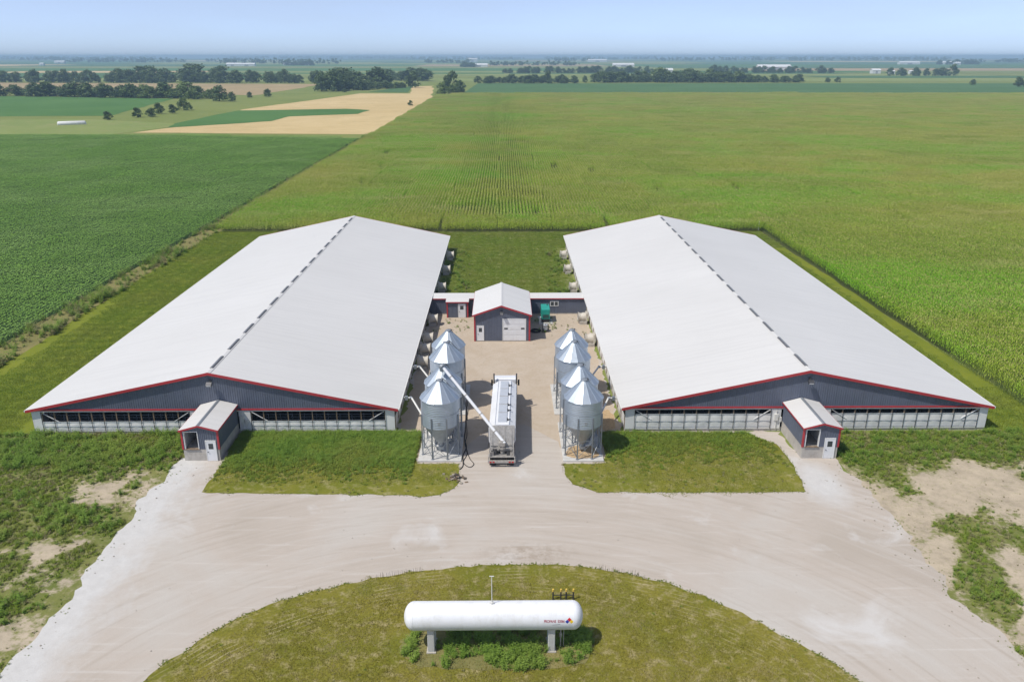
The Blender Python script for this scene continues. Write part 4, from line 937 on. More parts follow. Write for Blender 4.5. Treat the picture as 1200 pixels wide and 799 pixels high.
# ================================================================== PROPANE TANK
def letter_mesh(txt, size, name, m, parent, M):
    cu = bpy.data.curves.new(name, 'FONT'); cu.body = txt; cu.size = size; cu.extrude = .002; cu.align_x = 'LEFT'; cu.align_y = 'CENTER'; cu.offset = size * .018
    o = bpy.data.objects.new(name, cu); COL.objects.link(o); dg = bpy.context.evaluated_depsgraph_get(); me = bpy.data.meshes.new_from_object(o.evaluated_get(dg)); bpy.data.objects.remove(o)
    return me
def propane():
    x0, x1, yc, zc, r = -6.45, 4.95, 42.0, 2.42, .90
    t = empty('propane_tank', (-.75, yc, 0), 'long white propane tank on two concrete piers in the lawn island', 'propane tank')
    prof = [(.02, -.0)]
    hd = .62
    for k in range(9): a = math.pi / 2 * k / 8; prof.append((max(.02, r * math.sin(a)), hd * (1 - math.cos(a))))
    L = x1 - x0; body = prof[1:] + [(r, hd + (L - 2 * hd) * q / 6) for q in range(1, 6)] + [(p[0], L - p[1]) for p in reversed(prof[1:])]
    M = Matrix.Translation((x0, yc, zc)) @ Matrix.Rotation(R(90), 4, 'Y')
    m = MB(); m.lathe(body, 48, M); m.build('shell', 'tank_paint', t, smooth=True)
    for xx in (x0 + hd, x0 + L * .5, x1 - hd):
        m = MB(); m.lathe([(r + .001, -.02), (r + .008, -.01), (r + .008, .01), (r + .001, .02)], 48, Matrix.Translation((xx, yc, zc)) @ Matrix.Rotation(R(90), 4, 'Y')); m.build('weld_seam', 'tank_paint', t, smooth=True)
    for xx in (-4.75, 2.95):
        m = MB(); m.box(xx - .22, yc - .62, 0, xx + .22, yc + .62, 1.75)
        p = m.build('pier', 'pad_concrete', t); bv = p.modifiers.new('e', 'BEVEL'); bv.width = .03
        m = MB(); m.lathe([(r + .01, -.2), (r + .025, -.2), (r + .025, .2), (r + .01, .2)], 48, Matrix.Translation((xx, yc, zc)) @ Matrix.Rotation(R(90), 4, 'Y'))
        keep = [f for f in m.f if all(m.v[i][2] < zc - .45 for i in f)]; m.f = keep; m.mi = [0] * len(keep); m.build('saddle', 'pipe_white', p)
        m = MB(); m.box(xx - .3, yc - .72, 0, xx + .3, yc + .72, .10); m.build('footing', 'concrete', p)
    m = MB(); m.tube((-.85, yc, zc + r - .02), (-.85, yc, zc + r + 2.05), .028, 8); m.tube((-.85, yc, zc + r - .02), (-.85, yc, zc + r + .12), .11, 12); m.tube((-1.0, yc, zc + r + 2.05), (-.7, yc, zc + r + 2.05), .03, 8); m.tube((-1.02, yc, zc + r + .03), (-.7, yc, zc + r + .03), .06, 8); m.build('vent_stack', 'pipe_white', t)
    for xx in (-4.0, 2.0): 
        m = MB(); m.tube((xx, yc - .1, zc - r - .12), (xx, yc - .1, zc - r + .03), .07, 10); m.build('valve', 'dark_steel', t)
    m = MB(); m.path([(3.55, yc - .2, zc - r + .02), (3.55, yc - .2, .5), (3.55, yc - .2, .1)], .04, 8); m.tube((3.55, yc - .2, .9), (3.55, yc - .2, 1.15), .09, 10); m.path([(3.75, yc - .1, zc - r + .02), (3.75, yc - .1, .1)], .03, 8); pieces(m, 'drain_pipe', 'truck_grey', t)
    # lettering curved on the shell and the hazard diamond
    me = letter_mesh('PROPANE  E3066', .30, 'lettering', 'lettering', t, None); me.materials.clear(); me.materials.append(MATS['lettering'])
    lx = 2.42; z_mid = 2.62; w = max(v.co.x for v in me.vertices) or 1
    def onshell(x, s, out): 
        a = math.asin((z_mid - zc) / r) + s / r; return (x, yc - (r + out) * math.cos(a), zc + (r + out) * math.sin(a))
    for v in me.vertices: v.co = Vector(onshell(lx + v.co.x * 1.30 / w, v.co.y * .85, .004 + max(0, v.co.z) * .5)) - t.location
    o = bpy.data.objects.new('lettering', me); COL.objects.link(o); o.parent = t
    for k, (dx, ds, mt) in enumerate(((0, 1, 'nfpa_red'), (-1, 0, 'nfpa_blue'), (1, 0, 'nfpa_yellow'), (0, -1, 'white_trim'))):
        h = .135; cx_, cs = 4.02 + dx * h, -.10 + ds * h + .08
        m = MB(); m.add([onshell(cx_ - h * .97, cs, .005), onshell(cx_, cs - h * .97, .005), onshell(cx_ + h * .97, cs, .005), onshell(cx_, cs + h * .97, .005)], [(0, 1, 2, 3)]); m.build('hazard_diamond', mt, t, fix=False)
    m = MB(); m.add([onshell(2.95, -.26, .005), onshell(3.45, -.21, .005), onshell(3.45, -.185, .005), onshell(2.95, -.235, .005)], [(0, 1, 2, 3)]); m.build('scuff_mark', 'galv_dull', t, fix=False)
propane()
bz = empty('pipe_barrier', (4.05, 46.6, 0), 'row of dark posts with yellow caps behind the propane tank', 'barrier')
for k, x in enumerate((3.35, 3.9, 4.28, 4.78)):
    m = MB(); m.tube((x, 46.6, 0), (x, 46.6, .72), .055, 10); p = m.build('post', 'dark_steel', bz); m = MB(); m.tube((x, 46.6, .72), (x, 46.6, .92), .065, 10); m.build('cap', 'yellow', p)
m = MB(); m.bar((3.35, 46.6, .42), (4.78, 46.6, .42), .05); m.build('rail', 'dark_steel', bz)
for x, y, lab in ((55.9, 172.4, 'white marker post at the corn corner behind the right barn'),):
    m = MB(); m.tube((x, y, 0), (x, y, 1.9), .08, 8); m.tube((x, y, 1.9), (x, y, 2.0), .10, 8, .03); o = m.build('marker_post', 'white_trim'); tag(o, lab, 'post')
# ================================================================== CROPS (uncountable: one object per crop)
def blade(mb, base, d, length, w, rise, droop):
    """an arching leaf: three cross-sections, two quads"""
    s = Vector((-d.y, d.x, 0)) * w * .5
    p0 = base; p1 = base + d * length * .45 + Vector((0, 0, rise)); p2 = base + d * length + Vector((0, 0, rise - droop))
    mb.add([p0 - s * .6, p0 + s * .6, p1 + s, p1 - s, p2], [(0, 1, 2, 3), (3, 2, 4)])
def corn_tile(seed, size=12.16, sparse=1.0, gap=None):
    r = random.Random(seed); mb = MB()
    for row in range(16):
        x = -size / 2 + (row + .5) * .76; y = -size / 2
        while y < size / 2:
            y += r.uniform(.17, .30) / sparse
            if gap and gap[0] <= row <= gap[1] and abs(y - gap[2]) < gap[3] + .8 * noise.noise(Vector((row * 1.7, y, seed))) and r.random() < .93: continue
            bx = x + r.gauss(0, .04); h = r.gauss(2.15, .12) + .34 * noise.noise(Vector((bx * .55, y * .35, seed * 7.1))); b = Vector((bx, y, 0))
            mb.cur = 2; mb.add([b + Vector((-.02, 0, 0)), b + Vector((.02, 0, 0)), b + Vector((0, 0, h))], [(0, 1, 2)])
            a = r.uniform(0, 6.28)
            mb.cur = 0
            for k in range(6):
                z = h * (.34 + .105 * k) + r.uniform(-.08, .08); a += math.pi + r.gauss(0, .45); L = r.uniform(.30, .52)
                blade(mb, b + Vector((0, 0, z)), Vector((math.cos(a), math.sin(a), 0)), L, r.uniform(.07, .10), r.uniform(.14, .28), r.uniform(.12, .45))
            mb.cur = 1
            for k in range(3):
                a2 = r.uniform(0, 6.28); t = b + Vector((0, 0, h)); e = t + Vector((math.cos(a2) * .12, math.sin(a2) * .12, r.uniform(.16, .3))); q = Vector((-math.sin(a2), math.cos(a2), 0)) * .025
                mb.add([t - q, t + q, e], [(0, 1, 2)])
    return proto(mb, 'corn_rows', ['corn_leaf', 'corn_tassel', 'corn_stalk'])
CT = [corn_tile(k) for k in range(4)] + [corn_tile(7, gap=(6, 8, 0, 5.6)), corn_tile(8, gap=(3, 4, 1, 4)), corn_tile(9, gap=(9, 12, -1.5, 2.5))]
GAPS = [(-45.2, 307.7), (-49.6, 276.9), (-46, 230), (-43.8, 365), (-19.6, 263.3), (8.5, 190), (30.4, 262.8), (-10.5, 332), (70.2, 227.3), (95.3, 211.9), (41.1, 227.5), (88.2, 181.4), (48.7, 470.8), (174, 625)]
def corn_pick(x, y): return rr.randrange(4, 7) if any(abs(x - a) < 6.1 and abs(y - b) < 6.1 for a, b in GAPS) or rr.random() < .004 else rr.randrange(4)
rr = random.Random(3); pts = []; ts = 12.16
def visible(x, y, pad=14):
    if y < 20: return False
    return abs(x + y * .01) < y * .66 + 12 + pad
HEAD = 14.6
yy = 187.0
while yy < 826:
    xx = -62.5 + ts / 2
    while xx < 556:
        if inside(xx, yy, CORN) and visible(xx, yy): pts.append((xx, yy, rr.uniform(-.22, .22) + .3 * noise.noise(Vector((xx * .02, yy * .02, 1))), rr.choice((0, math.pi)), rr.uniform(.96, 1.05), corn_pick(xx, yy)))
        xx += ts
    yy += ts
yy = 68.0                                   # right of the right barn, in front of y = 181
while yy < 183:
    xx = 56.2 + ts / 2
    while xx < 260:
        if inside(xx, yy, CORN) and visible(xx, yy): pts.append((xx, yy, rr.uniform(-.1, .12), rr.choice((0, math.pi)), rr.uniform(.96, 1.05), corn_pick(xx, yy)))
        xx += ts
    yy += ts
xx = -62.5 + ts / 2
while xx < 55:                              # headland: rows run across
    pts.append((xx, 176.3, rr.uniform(-.08, .08), math.pi / 2 * rr.choice((1, 3)), rr.uniform(.93, 1.0), rr.randrange(4))); xx += ts
scatter('corn_crop', pts, CT, 'tall green corn standing in rows behind and right of the barns', 'corn')

def soy_tile(seed, size=9.12):
    r = random.Random(seed); mb = MB()
    for row in range(12):
        x = -size / 2 + (row + .5) * .76; y = -size / 2
        while y < size / 2:
            y += r.uniform(.10, .17); hh = .78 + .16 * noise.noise(Vector((x * .8, y * .8, seed)))
            for k in range(4):
                off = r.gauss(0, .19); z = hh - abs(off) * .7 + r.uniform(-.12, .12); c = Vector((x + off, y + r.gauss(0, .07), z)); a = r.uniform(0, 6.28); s = r.uniform(.07, .12)
                n1 = Vector((math.cos(a), math.sin(a), r.uniform(-.45, .35))) * s; n2 = Vector((-math.sin(a), math.cos(a), r.uniform(-.45, .35))) * s
                mb.add([c - n1, c + n2 * .8, c + n1, c - n2 * .8], [(0, 1, 2, 3)])
    return proto(mb, 'soy_rows', ['soy_leaf'])
ST = [soy_tile(20 + k) for k in range(4)]
pts = []; ts = 9.12; yy = 62.0
while yy < 396:
    xx = -66.6 - ts / 2
    while xx > -420:
        if inside(xx, yy, SOY) and visible(xx, yy): pts.append((xx, yy, rr.uniform(-.06, .06) + .12 * noise.noise(Vector((xx * .03, yy * .03, 6))), rr.choice((0, math.pi)), rr.uniform(.97, 1.06), rr.randrange(4)))
        xx -= ts
    yy += ts
scatter('soybean_crop', pts, ST, 'dense low dark green soybean crop left of the barns', 'soybeans')

# ================================================================== GRASS AND WEEDS
def grass_tile(seed, m, n=1500, size=3.0, h=(.05, .12), w=.035):
    r = random.Random(seed); mb = MB()
    for k in range(n):
        x, y = r.uniform(-size / 2, size / 2), r.uniform(-size / 2, size / 2); a = r.uniform(0, 6.28); hh = r.uniform(*h); ln = r.uniform(.2, .9) * hh
        d = Vector((math.cos(a), math.sin(a), 0)); s = Vector((-d.y, d.x, 0)) * w * .5; b = Vector((x, y, 0))
        mb.add([b - s, b + s, b + d * ln + Vector((0, 0, hh))], [(0, 1, 2)])
    return proto(mb, 'grass_patch', [m])
def tuft(seed, m, n=34, h=(.25, .6), spread=.28, w=.05):
    r = random.Random(seed); mb = MB()
    for k in range(n):
        a = r.uniform(0, 6.28); d = Vector((math.cos(a), math.sin(a), 0)); b = d * r.uniform(0, spread * .6); hh = r.uniform(*h)
        blade(mb, b, d, r.uniform(.5, 1.5) * hh, w * r.uniform(.8, 1.5), hh * .75, hh * r.uniform(.1, .6))
    return proto(mb, 'grass_tuft', [m])
def weed(seed, m, n=12, h=1.0, rad=.42, leaf=.15):
    r = random.Random(seed); mb = MB()
    for k in range(n):
        a = r.uniform(0, 6.28); d = Vector((math.cos(a), math.sin(a), 0)); b = d * r.uniform(0, rad * .6); lean = r.uniform(.1, .55); hh = h * r.uniform(.45, 1.1)
        for q in range(9):
            u = (q + 1) / 9; c = b + d * lean * hh * u * u + Vector((0, 0, hh * u)); e = r.uniform(0, 6.28); s_ = leaf * r.uniform(.7, 1.3) * (1.25 - .6 * u)
            f = Vector((math.cos(e), math.sin(e), 0)); g_ = Vector((-f.y, f.x, 0)); tip = c + f * s_ * 1.5 + Vector((0, 0, s_ * r.uniform(-.3, .35)))
            mid = c + f * s_ * .7 + Vector((0, 0, s_ * r.uniform(.05, .3)))
            mb.add([c, mid + g_ * s_ * .33, tip, mid - g_ * s_ * .33], [(0, 1, 2, 3)])
    return proto(mb, 'weed_plant', [m])
GT = [grass_tile(40 + k, 'grass_blade', 1050) for k in range(3)]
GD = [grass_tile(45 + k, 'grass_dry', 950) for k in range(3)]
GG = [grass_tile(50 + k, 'grass_green', 1300, 3.0, (.06, .16), .045) for k in range(3)]
TF = [tuft(60 + k, 'grass_green') for k in range(3)] + [tuft(70 + k, 'weed_dry', 30, (.2, .5)) for k in range(2)]
WD = [weed(80 + k, 'weed_leaf') for k in range(4)]
WDD = [weed(90 + k, 'weed_dry', 11, .9, .4, .12) for k in range(2)]
def tiles(poly, size, n, z=0.0):
    xs = [p[0] for p in poly]; ys = [p[1] for p in poly]; out = []; y = min(ys) + size / 2
    while y < max(ys):
        x = min(xs) + size / 2
        while x < max(xs):
            if all(inside(x + a * size * .42, y + b * size * .42, poly) for a in (-1, 1) for b in (-1, 1)) and visible(x, y, 4): out.append((x, y, z, rr.uniform(0, 6.28), rr.uniform(.95, 1.2), rr.randrange(n)))
            x += size * .8
        y += size * .8
    return out
p = [q for q in tiles(ISLAND, 3.0, 3, .03) if not (abs(q[0] + .8) < 6.5 and 40.5 < q[1] < 44.5)]
scatter('island_grass', p, GD, 'short olive mown grass on the driveway island', 'grass')
scatter('lawn_grass', tiles(LAWN_L, 3.0, 3, .03) + tiles(LAWN_R, 3.0, 3, .03), GT, 'short olive grass on the two lawns before the barns', 'grass')
scatter('strip_grass', tiles(STRIP_L, 3.0, 3, .012) + tiles(STRIP_R, 3.0, 3, .012) + tiles(COURT, 3.0, 3, .012), GG, 'mown green grass beside and behind the barns', 'grass')
def spread(n, fn, poly, seed, protos, smin=.6, smax=1.3, z=.02):
    r = random.Random(seed); xs = [q[0] for q in poly]; ys = [q[1] for q in poly]; out = []
    for k in range(n):
        x, y = r.uniform(min(xs), max(xs)), r.uniform(min(ys), max(ys))
        if not inside(x, y, poly): continue
        d = fn(x, y)
        if r.random() < d: out.append((x, y, z, r.uniform(0, 6.28), r.uniform(smin, smax) * (.55 + .45 * min(1, d)), r.randrange(protos)))
    return out
# left rough ground: dense weeds by the barn, thinning to the drive
LR = [(-66, 34), (-31.2, 34), (-31.3, 59), (-30.9, 67.5), (-30.8, 73.0), (-66, 73.0)]
def dens_l(x, y):
    s = soil_left(x, y); b = sstep(64, 68.5, y); return max(0, min(1, (1.2 - s * 2.2) * (.35 + .65 * fbm(x, y, .3, 9)) + b * .5 + .06 - (1 - sstep(31.5, 33.2, -x)) * .5))
pts = spread(26000, dens_l, LR, 1, 5, .2, .8)
pw = spread(8500, lambda x, y: dens_l(x, y) * sstep(.42, .62, fbm(x, y, .16, 4) + .25 * sstep(63, 68, y)), LR, 2, 4, .3, .95)
scatter('tall_grass', pts, TF, 'tufts of long grass on the rough ground left of the drive', 'grass')
scatter('weeds', pw, WD, 'bushy green weeds in front of the left barn beside the drive', 'weeds')
RR_ = [(33.2, 34), (72, 34), (72, 72.8), (32.0, 72.8), (31.9, 66), (32.8, 55), (32.4, 47)]
def dens_r(x, y):
    s = soil_right(x, y); b = sstep(65.5, 68, y); return max(0, min(1, (1.25 - s * 2.3) * (.35 + .75 * fbm(x, y, .3, 2)) + b * .55 + .10))
scatter('tall_grass', spread(22000, dens_r, RR_, 3, 5, .2, .75), TF, 'tufts of long grass on the sandy ground right of the drive', 'grass')
scatter('weeds', spread(6500, lambda x, y: dens_r(x, y) * sstep(.40, .6, fbm(x, y, .2, 14) + .2 * sstep(64, 67, y)), RR_, 4, 4, .25, .75), WD, 'bushy green weeds on the sandy ground right of the drive', 'weeds')
scatter('dry_tufts', spread(2600, lambda x, y: .35 * sstep(.35, .6, soil_right(x, y)), RR_, 21, 2, .12, .4) + spread(2200, lambda x, y: .4 * sstep(.3, .5, soil_left(x, y)), LR, 22, 2, .12, .4), TF[3:], 'small dry tufts dotted over the bare soil beside the drive', 'grass')
# bank weeds along the barn fronts on both lawns
BL = [(-26.4, 62.5), (-8.6, 62.5), (-8.5, 72.9), (-26.4, 72.9)]; BR = [(9.7, 62.5), (26.6, 62.5), (26.4, 70), (24.5, 72.6), (9.8, 72.9)]
scatter('bank_weeds', spread(9000, lambda x, y: 1.0 * sstep(64.0, 72.6, y + 5.0 * (fbm(x, y, .3, 3) - .5) + 1.5 * sstep(-12, -9, x)), BL, 5, 4, .25, .62), WD, 'thick green weeds along the foot of the left barn front', 'weeds')
scatter('bank_grass', spread(9000, lambda x, y: 1.0 * sstep(62.5, 72.0, y + 5 * (fbm(x, y, .3, 5) - .5)), BL, 6, 3, .4, .9), TF, 'longer grass below the weeds before the left barn', 'grass')
scatter('bank_weeds', spread(5200, lambda x, y: .6 * sstep(69.8, 72.4, y + 3.4 * (fbm(x, y, .3, 6) - .5) + 3.4 * (1 - sstep(10, 15, x))), BR, 7, 4, .22, .6), WD, 'thick green weeds along the foot of the right barn front', 'weeds')
scatter('bank_grass', spread(8000, lambda x, y: .6 * sstep(65, 73, y + 5 * (fbm(x, y, .3, 8) - .5)), BR, 8, 3, .35, .85), TF, 'longer grass below the weeds before the right barn', 'grass')
scatter('lawn_tufts', spread(900, lambda x, y: .5 * fbm(x, y, .4, 8), LAWN_L, 9, 5, .25, .5) + spread(1100, lambda x, y: .6 * fbm(x, y, .4, 18), LAWN_R, 10, 5, .25, .55), TF, 'scattered coarse tufts on the lawns', 'grass')
scatter('island_tufts', spread(1100, lambda x, y: .35 * sstep(.45, .7, fbm(x, y, .3, 28)), ISLAND, 12, 5, .2, .45), TF, 'scattered coarse tufts on the driveway island', 'grass')
def fringe(poly, n, seed, w=.35, smin=.12, smax=.4):
    r = random.Random(seed); out = []; m_ = len(poly)
    for k in range(n):
        i = r.randrange(m_); a = poly[i]; b = poly[(i + 1) % m_]; f = r.random(); x = a[0] + (b[0] - a[0]) * f + r.gauss(0, w); y = a[1] + (b[1] - a[1]) * f + r.gauss(0, w)
        if fbm(x, y, .35, 77) > .38: out.append((x, y, .02, r.uniform(0, 6.28), r.uniform(smin, smax), r.randrange(5)))
    return out
scatter('edge_grass', fringe([q for q in ISLAND_J if q[1] > 36], 1800, 31, .12, .05, .16) + fringe(LAWN_L, 900, 32, .10, .05, .15) + fringe(LAWN_R, 900, 33, .10, .05, .16), TF, 'ragged grass creeping onto the gravel along lawn edges', 'grass')
scatter('edge_weeds', fringe([q for q in YARD if q[1] < 69 and abs(q[0]) > 29.5], 700, 34, .45, .06, .2), TF, 'thin grass creeping onto the gravel along the drive edges', 'grass')
# weeds under the propane tank, on a bare bed
BED = jag(smooth_poly([(-7.0, 41.6), (-5.8, 40.2), (-3.5, 39.9), (3.3, 39.8), (5.2, 40.5), (5.9, 42.2), (5.6, 44.0), (-6.2, 44.0)], 2), .4, .25, 1, 4)
sheet('tank_bed', BED, .045, 'tall_dry', label='bare gravelly bed under the propane tank')
scatter('tank_weeds', spread(900, lambda x, y: sstep(.34, .5, fbm(x, y, .5, 31)) * (.25 if -5.6 < x < -4 or 2.3 < x < 3.6 else 1), [(q[0] * .98, q[1]) for q in BED], 13, 4, .3, .75), WD, 'bright green weeds growing under the propane tank', 'weeds')
# court and verge growth
CR = [(-10.6, 115), (-5.5, 115), (-6.5, 154), (-10.6, 154)]; CR2 = [(11.8, 115), (7, 115), (7.8, 154), (11.8, 154)]
scatter('court_weeds', spread(420, lambda x, y: sstep(.4, .65, fbm(x, y, .25, 41)), CR, 14, 6, .35, .9) + spread(420, lambda x, y: sstep(.4, .65, fbm(x, y, .25, 42)), CR2, 15, 6, .35, .9) + spread(260, lambda x, y: .6 * sstep(.45, .7, fbm(x, y, .4, 44)), [(4.5, 102), (11.6, 102), (11.6, 112), (4.5, 112)], 16, 6, .25, .6) + spread(150, lambda x, y: .7 * sstep(.45, .7, fbm(x, y, .4, 45)), [(-10, 104), (-5, 104), (-5, 110.6), (-10, 110.6)], 17, 6, .2, .45), WD + WDD, 'low weeds along the inner barn walls', 'weeds')
scatter('verge_weeds', spread(3800, lambda x, y: .35 + .65 * sstep(.4, .6, fbm(x, y, .12, 51)), DITCH, 18, 6, .5, 1.5), WDD + WD, 'brownish green weeds along the soybean field verge', 'weeds')
# upright dry stalks at the gravel edge of the island
def stalk(seed):
    r = random.Random(seed); mb = MB()
    mb.tube((0, 0, 0), (r.uniform(-.03, .03), 0, r.uniform(.3, .45)), .012, 4, .008)
    return proto(mb, 'dry_stalk', ['bark'])
SK = [stalk(k) for k in range(3)]
pts = []
for xa, ya, xb, yb, n in ((-9.4, 49.05, -6.2, 49.95, 24), (7.0, 50.05, 9.8, 49.15, 20)):
    for k in range(n): f = k / (n - 1); pts.append((xa + (xb - xa) * f + rr.gauss(0, .02), ya + (yb - ya) * f + rr.gauss(0, .05), .01, rr.uniform(0, 6), rr.uniform(.8, 1.2), rr.randrange(3)))
scatter('dry_stalks', pts, SK, 'upright dry stalks along the gravel edge of the island', 'stalks')
def pebble(seed):
    r = random.Random(seed); mb = MB(); s = [r.uniform(.7, 1.3) for _ in range(6)]
    mb.add([(s[0], 0, .3), (0, s[1], .25), (-s[2], 0, .3), (0, -s[3], .25), (0, 0, .9 * s[4]), (0, 0, -.2)], [(0, 1, 4), (1, 2, 4), (2, 3, 4), (3, 0, 4), (1, 0, 5), (2, 1, 5), (3, 2, 5), (0, 3, 5)])
    return proto(mb, 'pebble', ['stone'])
PB = [pebble(k) for k in range(4)]
def peb_d(x, y):
    e = min(abs(x + 31), abs(x - 30)); return .15 + .8 * math.exp(-(e / 2.2) ** 2) * (.6 if y < 55 else 1) + .25 * (1 if y > 85 else 0)
scatter('loose_stones', [(x, y, z, r_, s * .085, i) for x, y, z, r_, s, i in spread(4200, lambda x, y: peb_d(x, y) if not (inside(x, y, ISLAND) or inside(x, y, LAWN_L) or inside(x, y, LAWN_R)) else 0, YARD, 19, 4, .25, 1.2, .02)], PB, 'loose stones scattered on the gravel yard', 'stones')

# ================================================================== TREES
def tree_proto(seed, h=12.0, wide=.42, m='tree_leaf', clumps=26, leaves=50, trunk=.05):
    r = random.Random(seed); T = MB(); zt = h * trunk
    T.tube((0, 0, 0), (r.uniform(-.1, .1), r.uniform(-.1, .1), h * .45), h * .025, 7, h * .014)
    C = MB(); cs = []
    for k in range(clumps):
        a = r.uniform(0, 6.28); u = (k + .5) / clumps; z = zt + (h - zt) * (.06 + .84 * u); prof = math.sin(math.pi * min(1, .16 + .84 * u) ** .8) ** .7
        rad = h * wide * prof * r.uniform(.35, .95); cs.append((Vector((math.cos(a) * rad, math.sin(a) * rad, z)), h * r.uniform(.10, .17)))
    for c, s in cs[::3]: T.tube((0, 0, h * r.uniform(.2, .42)), c, h * .010, 5, h * .003)
    for c, s in cs:
        for q in range(leaves):
            d = Vector((r.gauss(0, 1), r.gauss(0, 1), r.gauss(0, .8))); d.normalize(); p_ = c + d * s * r.random() ** .4 * 1.15
            if p_.z < h * .04: continue
            a = Vector((r.gauss(0, 1), r.gauss(0, 1), r.gauss(0, .7))).normalized(); b = a.cross(d + Vector((.01, .02, .03))).normalized(); L = h * r.uniform(.03, .058)
            C.add([p_ - a * L, p_ + b * L * .7, p_ + a * L, p_ - b * L * .7], [(0, 1, 2, 3)])
    e = empty('tree', (0, 0, 0)); t = T.build('trunk', 'bark', e, smooth='all', fix=False); c = C.build('crown', m, e, fix=False)
    return e
TP = [tree_proto(100 + k, 12, (.40, .46, .52, .44, .38)[k], 'tree_leaf', 26 + k, 50) for k in range(5)]
TL = [tree_proto(120 + k, 12, .5, 'tree_leaf_light', 24, 50, .02) for k in range(2)]
used = {}
def plant(kind, k, x, y, hgt, label, group, cat='tree', name='tree', wide=1.0):
    src = (TP if kind == 0 else TL)[k]; o = src if id(src) not in used else copy_tree(src); used[id(src)] = 1
    o.name = name; o.location = (x, y, 0); s = hgt / 12.0; o.scale = (s * wide, s * wide, s); o.rotation_euler = (0, 0, rr.uniform(0, 6.28)); tag(o, label, cat, group)
ORD = ['leftmost', 'second from the left', 'third from the left', 'fourth from the left', 'fifth from the left', 'sixth from the left', 'seventh from the left', 'eighth from the left', 'ninth from the left', 'tenth from the left']
def tree_row(x0, y0, x1, y1, n, h, label, group, light=.15, jit=.5, depth=10, wide=1.7):
    fr_ = sorted((k + rr.uniform(-jit, jit)) / max(1, n - 1) for k in range(n))
    for k in range(n):
        f = fr_[k]; kind = 1 if rr.random() < light else 0
        plant(kind, rr.randrange(2) if kind else rr.randrange(5), x0 + (x1 - x0) * f + rr.gauss(0, 2), y0 + (y1 - y0) * f + rr.uniform(-depth, depth), rr.uniform(h * .68, h * 1.18), label + (', ' + ORD[k] if n <= 10 else ''), group, wide=wide * rr.uniform(.9, 1.25))
tree_row(-540, 798, -462, 798, 9, 10, 'dark tree in the short left end of the nearer tree row', 'short tree row at the left edge', .1)
tree_row(-448, 797, -298, 760, 26, 12, 'dark green tree in the nearer row before the brown field', 'nearer left tree row', .15)
tree_row(-298, 757, -262, 740, 6, 10.5, 'paler tree at the right end of the nearer left row', 'thin end of the nearer left tree row', .5)
tree_row(-800, 1224, -250, 1176, 56, 16, 'dark blue green tree in the long row behind the brown field', 'long left tree row', .05, wide=1.2)
tree_row(-560, 1240, -400, 1235, 8, 22, 'taller tree rising above the long left row', 'taller trees of the long left row', 0)
tree_row(-200, 905, -160, 935, 9, 21, 'tall dark tree in the grove by the golden field', 'grove beside the golden field', .2, depth=18, wide=1.0)
tree_row(-205, 980, -150, 1010, 6, 20, 'rear tree in the grove by the golden field', 'rear of the grove beside the golden field', .1, depth=18)
tree_row(-160, 940, -118, 1010, 9, 9, 'low tree trailing right from the golden field grove', 'low trees right of the grove', .2)
tree_row(-186, 1300, -120, 1290, 9, 17, 'hazy tree in the row behind the golden field grove', 'hazy row behind the grove', .0)
plant(0, 1, -110, 1010, 19, 'single tall dark tree right of the golden field grove', None, wide=1.1)
plant(0, 2, -52, 862, 22, 'tall dark tree at the left corner of the corn field', None, wide=.95); plant(1, 0, -60, 812, 12, 'round lighter tree before the tall one at the corn corner', None, name='tree', wide=1.3)
plant(1, 1, -50, 822, 10, 'smaller round tree at the foot of the tall corn corner tree', None, wide=1.3); plant(0, 3, -44, 850, 13, 'slim tree right of the tall corn corner tree', None)
tree_row(-34, 1172, 96, 1170, 19, 10.5, 'dark tree in the middle row beyond the corn field', 'middle tree row beyond the corn', .12)
plant(0, 4, 62, 1172, 17, 'tallest tree of the middle row beyond the corn', None)
plant(0, 0, 116, 1195, 10, 'lone tree in the gap right of the middle row', None)
tree_row(130, 1206, 352, 1205, 36, 13.5, 'dark tree in the long right row beyond the corn', 'long right tree row', .1)
tree_row(352, 1205, 428, 1206, 10, 10, 'lower tree at the right end of the long right row', 'end of the long right tree row', .15)
tree_row(190, 1245, 330, 1250, 13, 17, 'taller tree behind the long right row near the farmhouse', 'taller trees behind the long right row', .3)
tree_row(8, 1850, 345, 1880, 34, 14, 'hazy tree in the far row behind the middle fields', 'far hazy row in the middle', 0, wide=1.3)
tree_row(470, 1880, 730, 1860, 24, 15, 'hazy tree in the far row right of the farmhouse', 'far hazy row right of the middle', 0, wide=1.3)
for (x, y, h_, w_, lab) in ((-237, 496, 5, 1.3, 'leftmost dark bush on the grassy swale'), (-228, 516, 6, 1.25, 'left bush of the middle pair on the swale'), (-221, 520, 5.5, 1.3, 'right bush of the middle pair on the swale'), (-227, 547, 7.2, 1.1, 'dark bush left of the big round bush on the swale'), (-220, 552, 6, 1.1, 'smaller bush beside the big round bush on the swale'), (-225, 585, 9, 1.3, 'big round yellow green bush on the swale'),
                            (-240, 705, 13, 1.5, 'broad round tree at the end of the nearer left row'), (-228, 700, 8, 1.2, 'low tree right of the broad round one'), (-232, 763, 5.5, 1.1, 'small round bush left of the golden field'), (-220, 779, 7.5, 1.2, 'larger round bush left of the golden field'),
                            (-168, 880, 4, 1.5, 'small shrub at the foot of the grove'), (-72, 640, 4, 1.2, 'small shrub on the verge of the golden field')):
    k_ = 1 if 'yellow' in lab else 0; plant(k_, rr.randrange(2), x, y, h_, lab, None, 'bush', 'bush', w_)
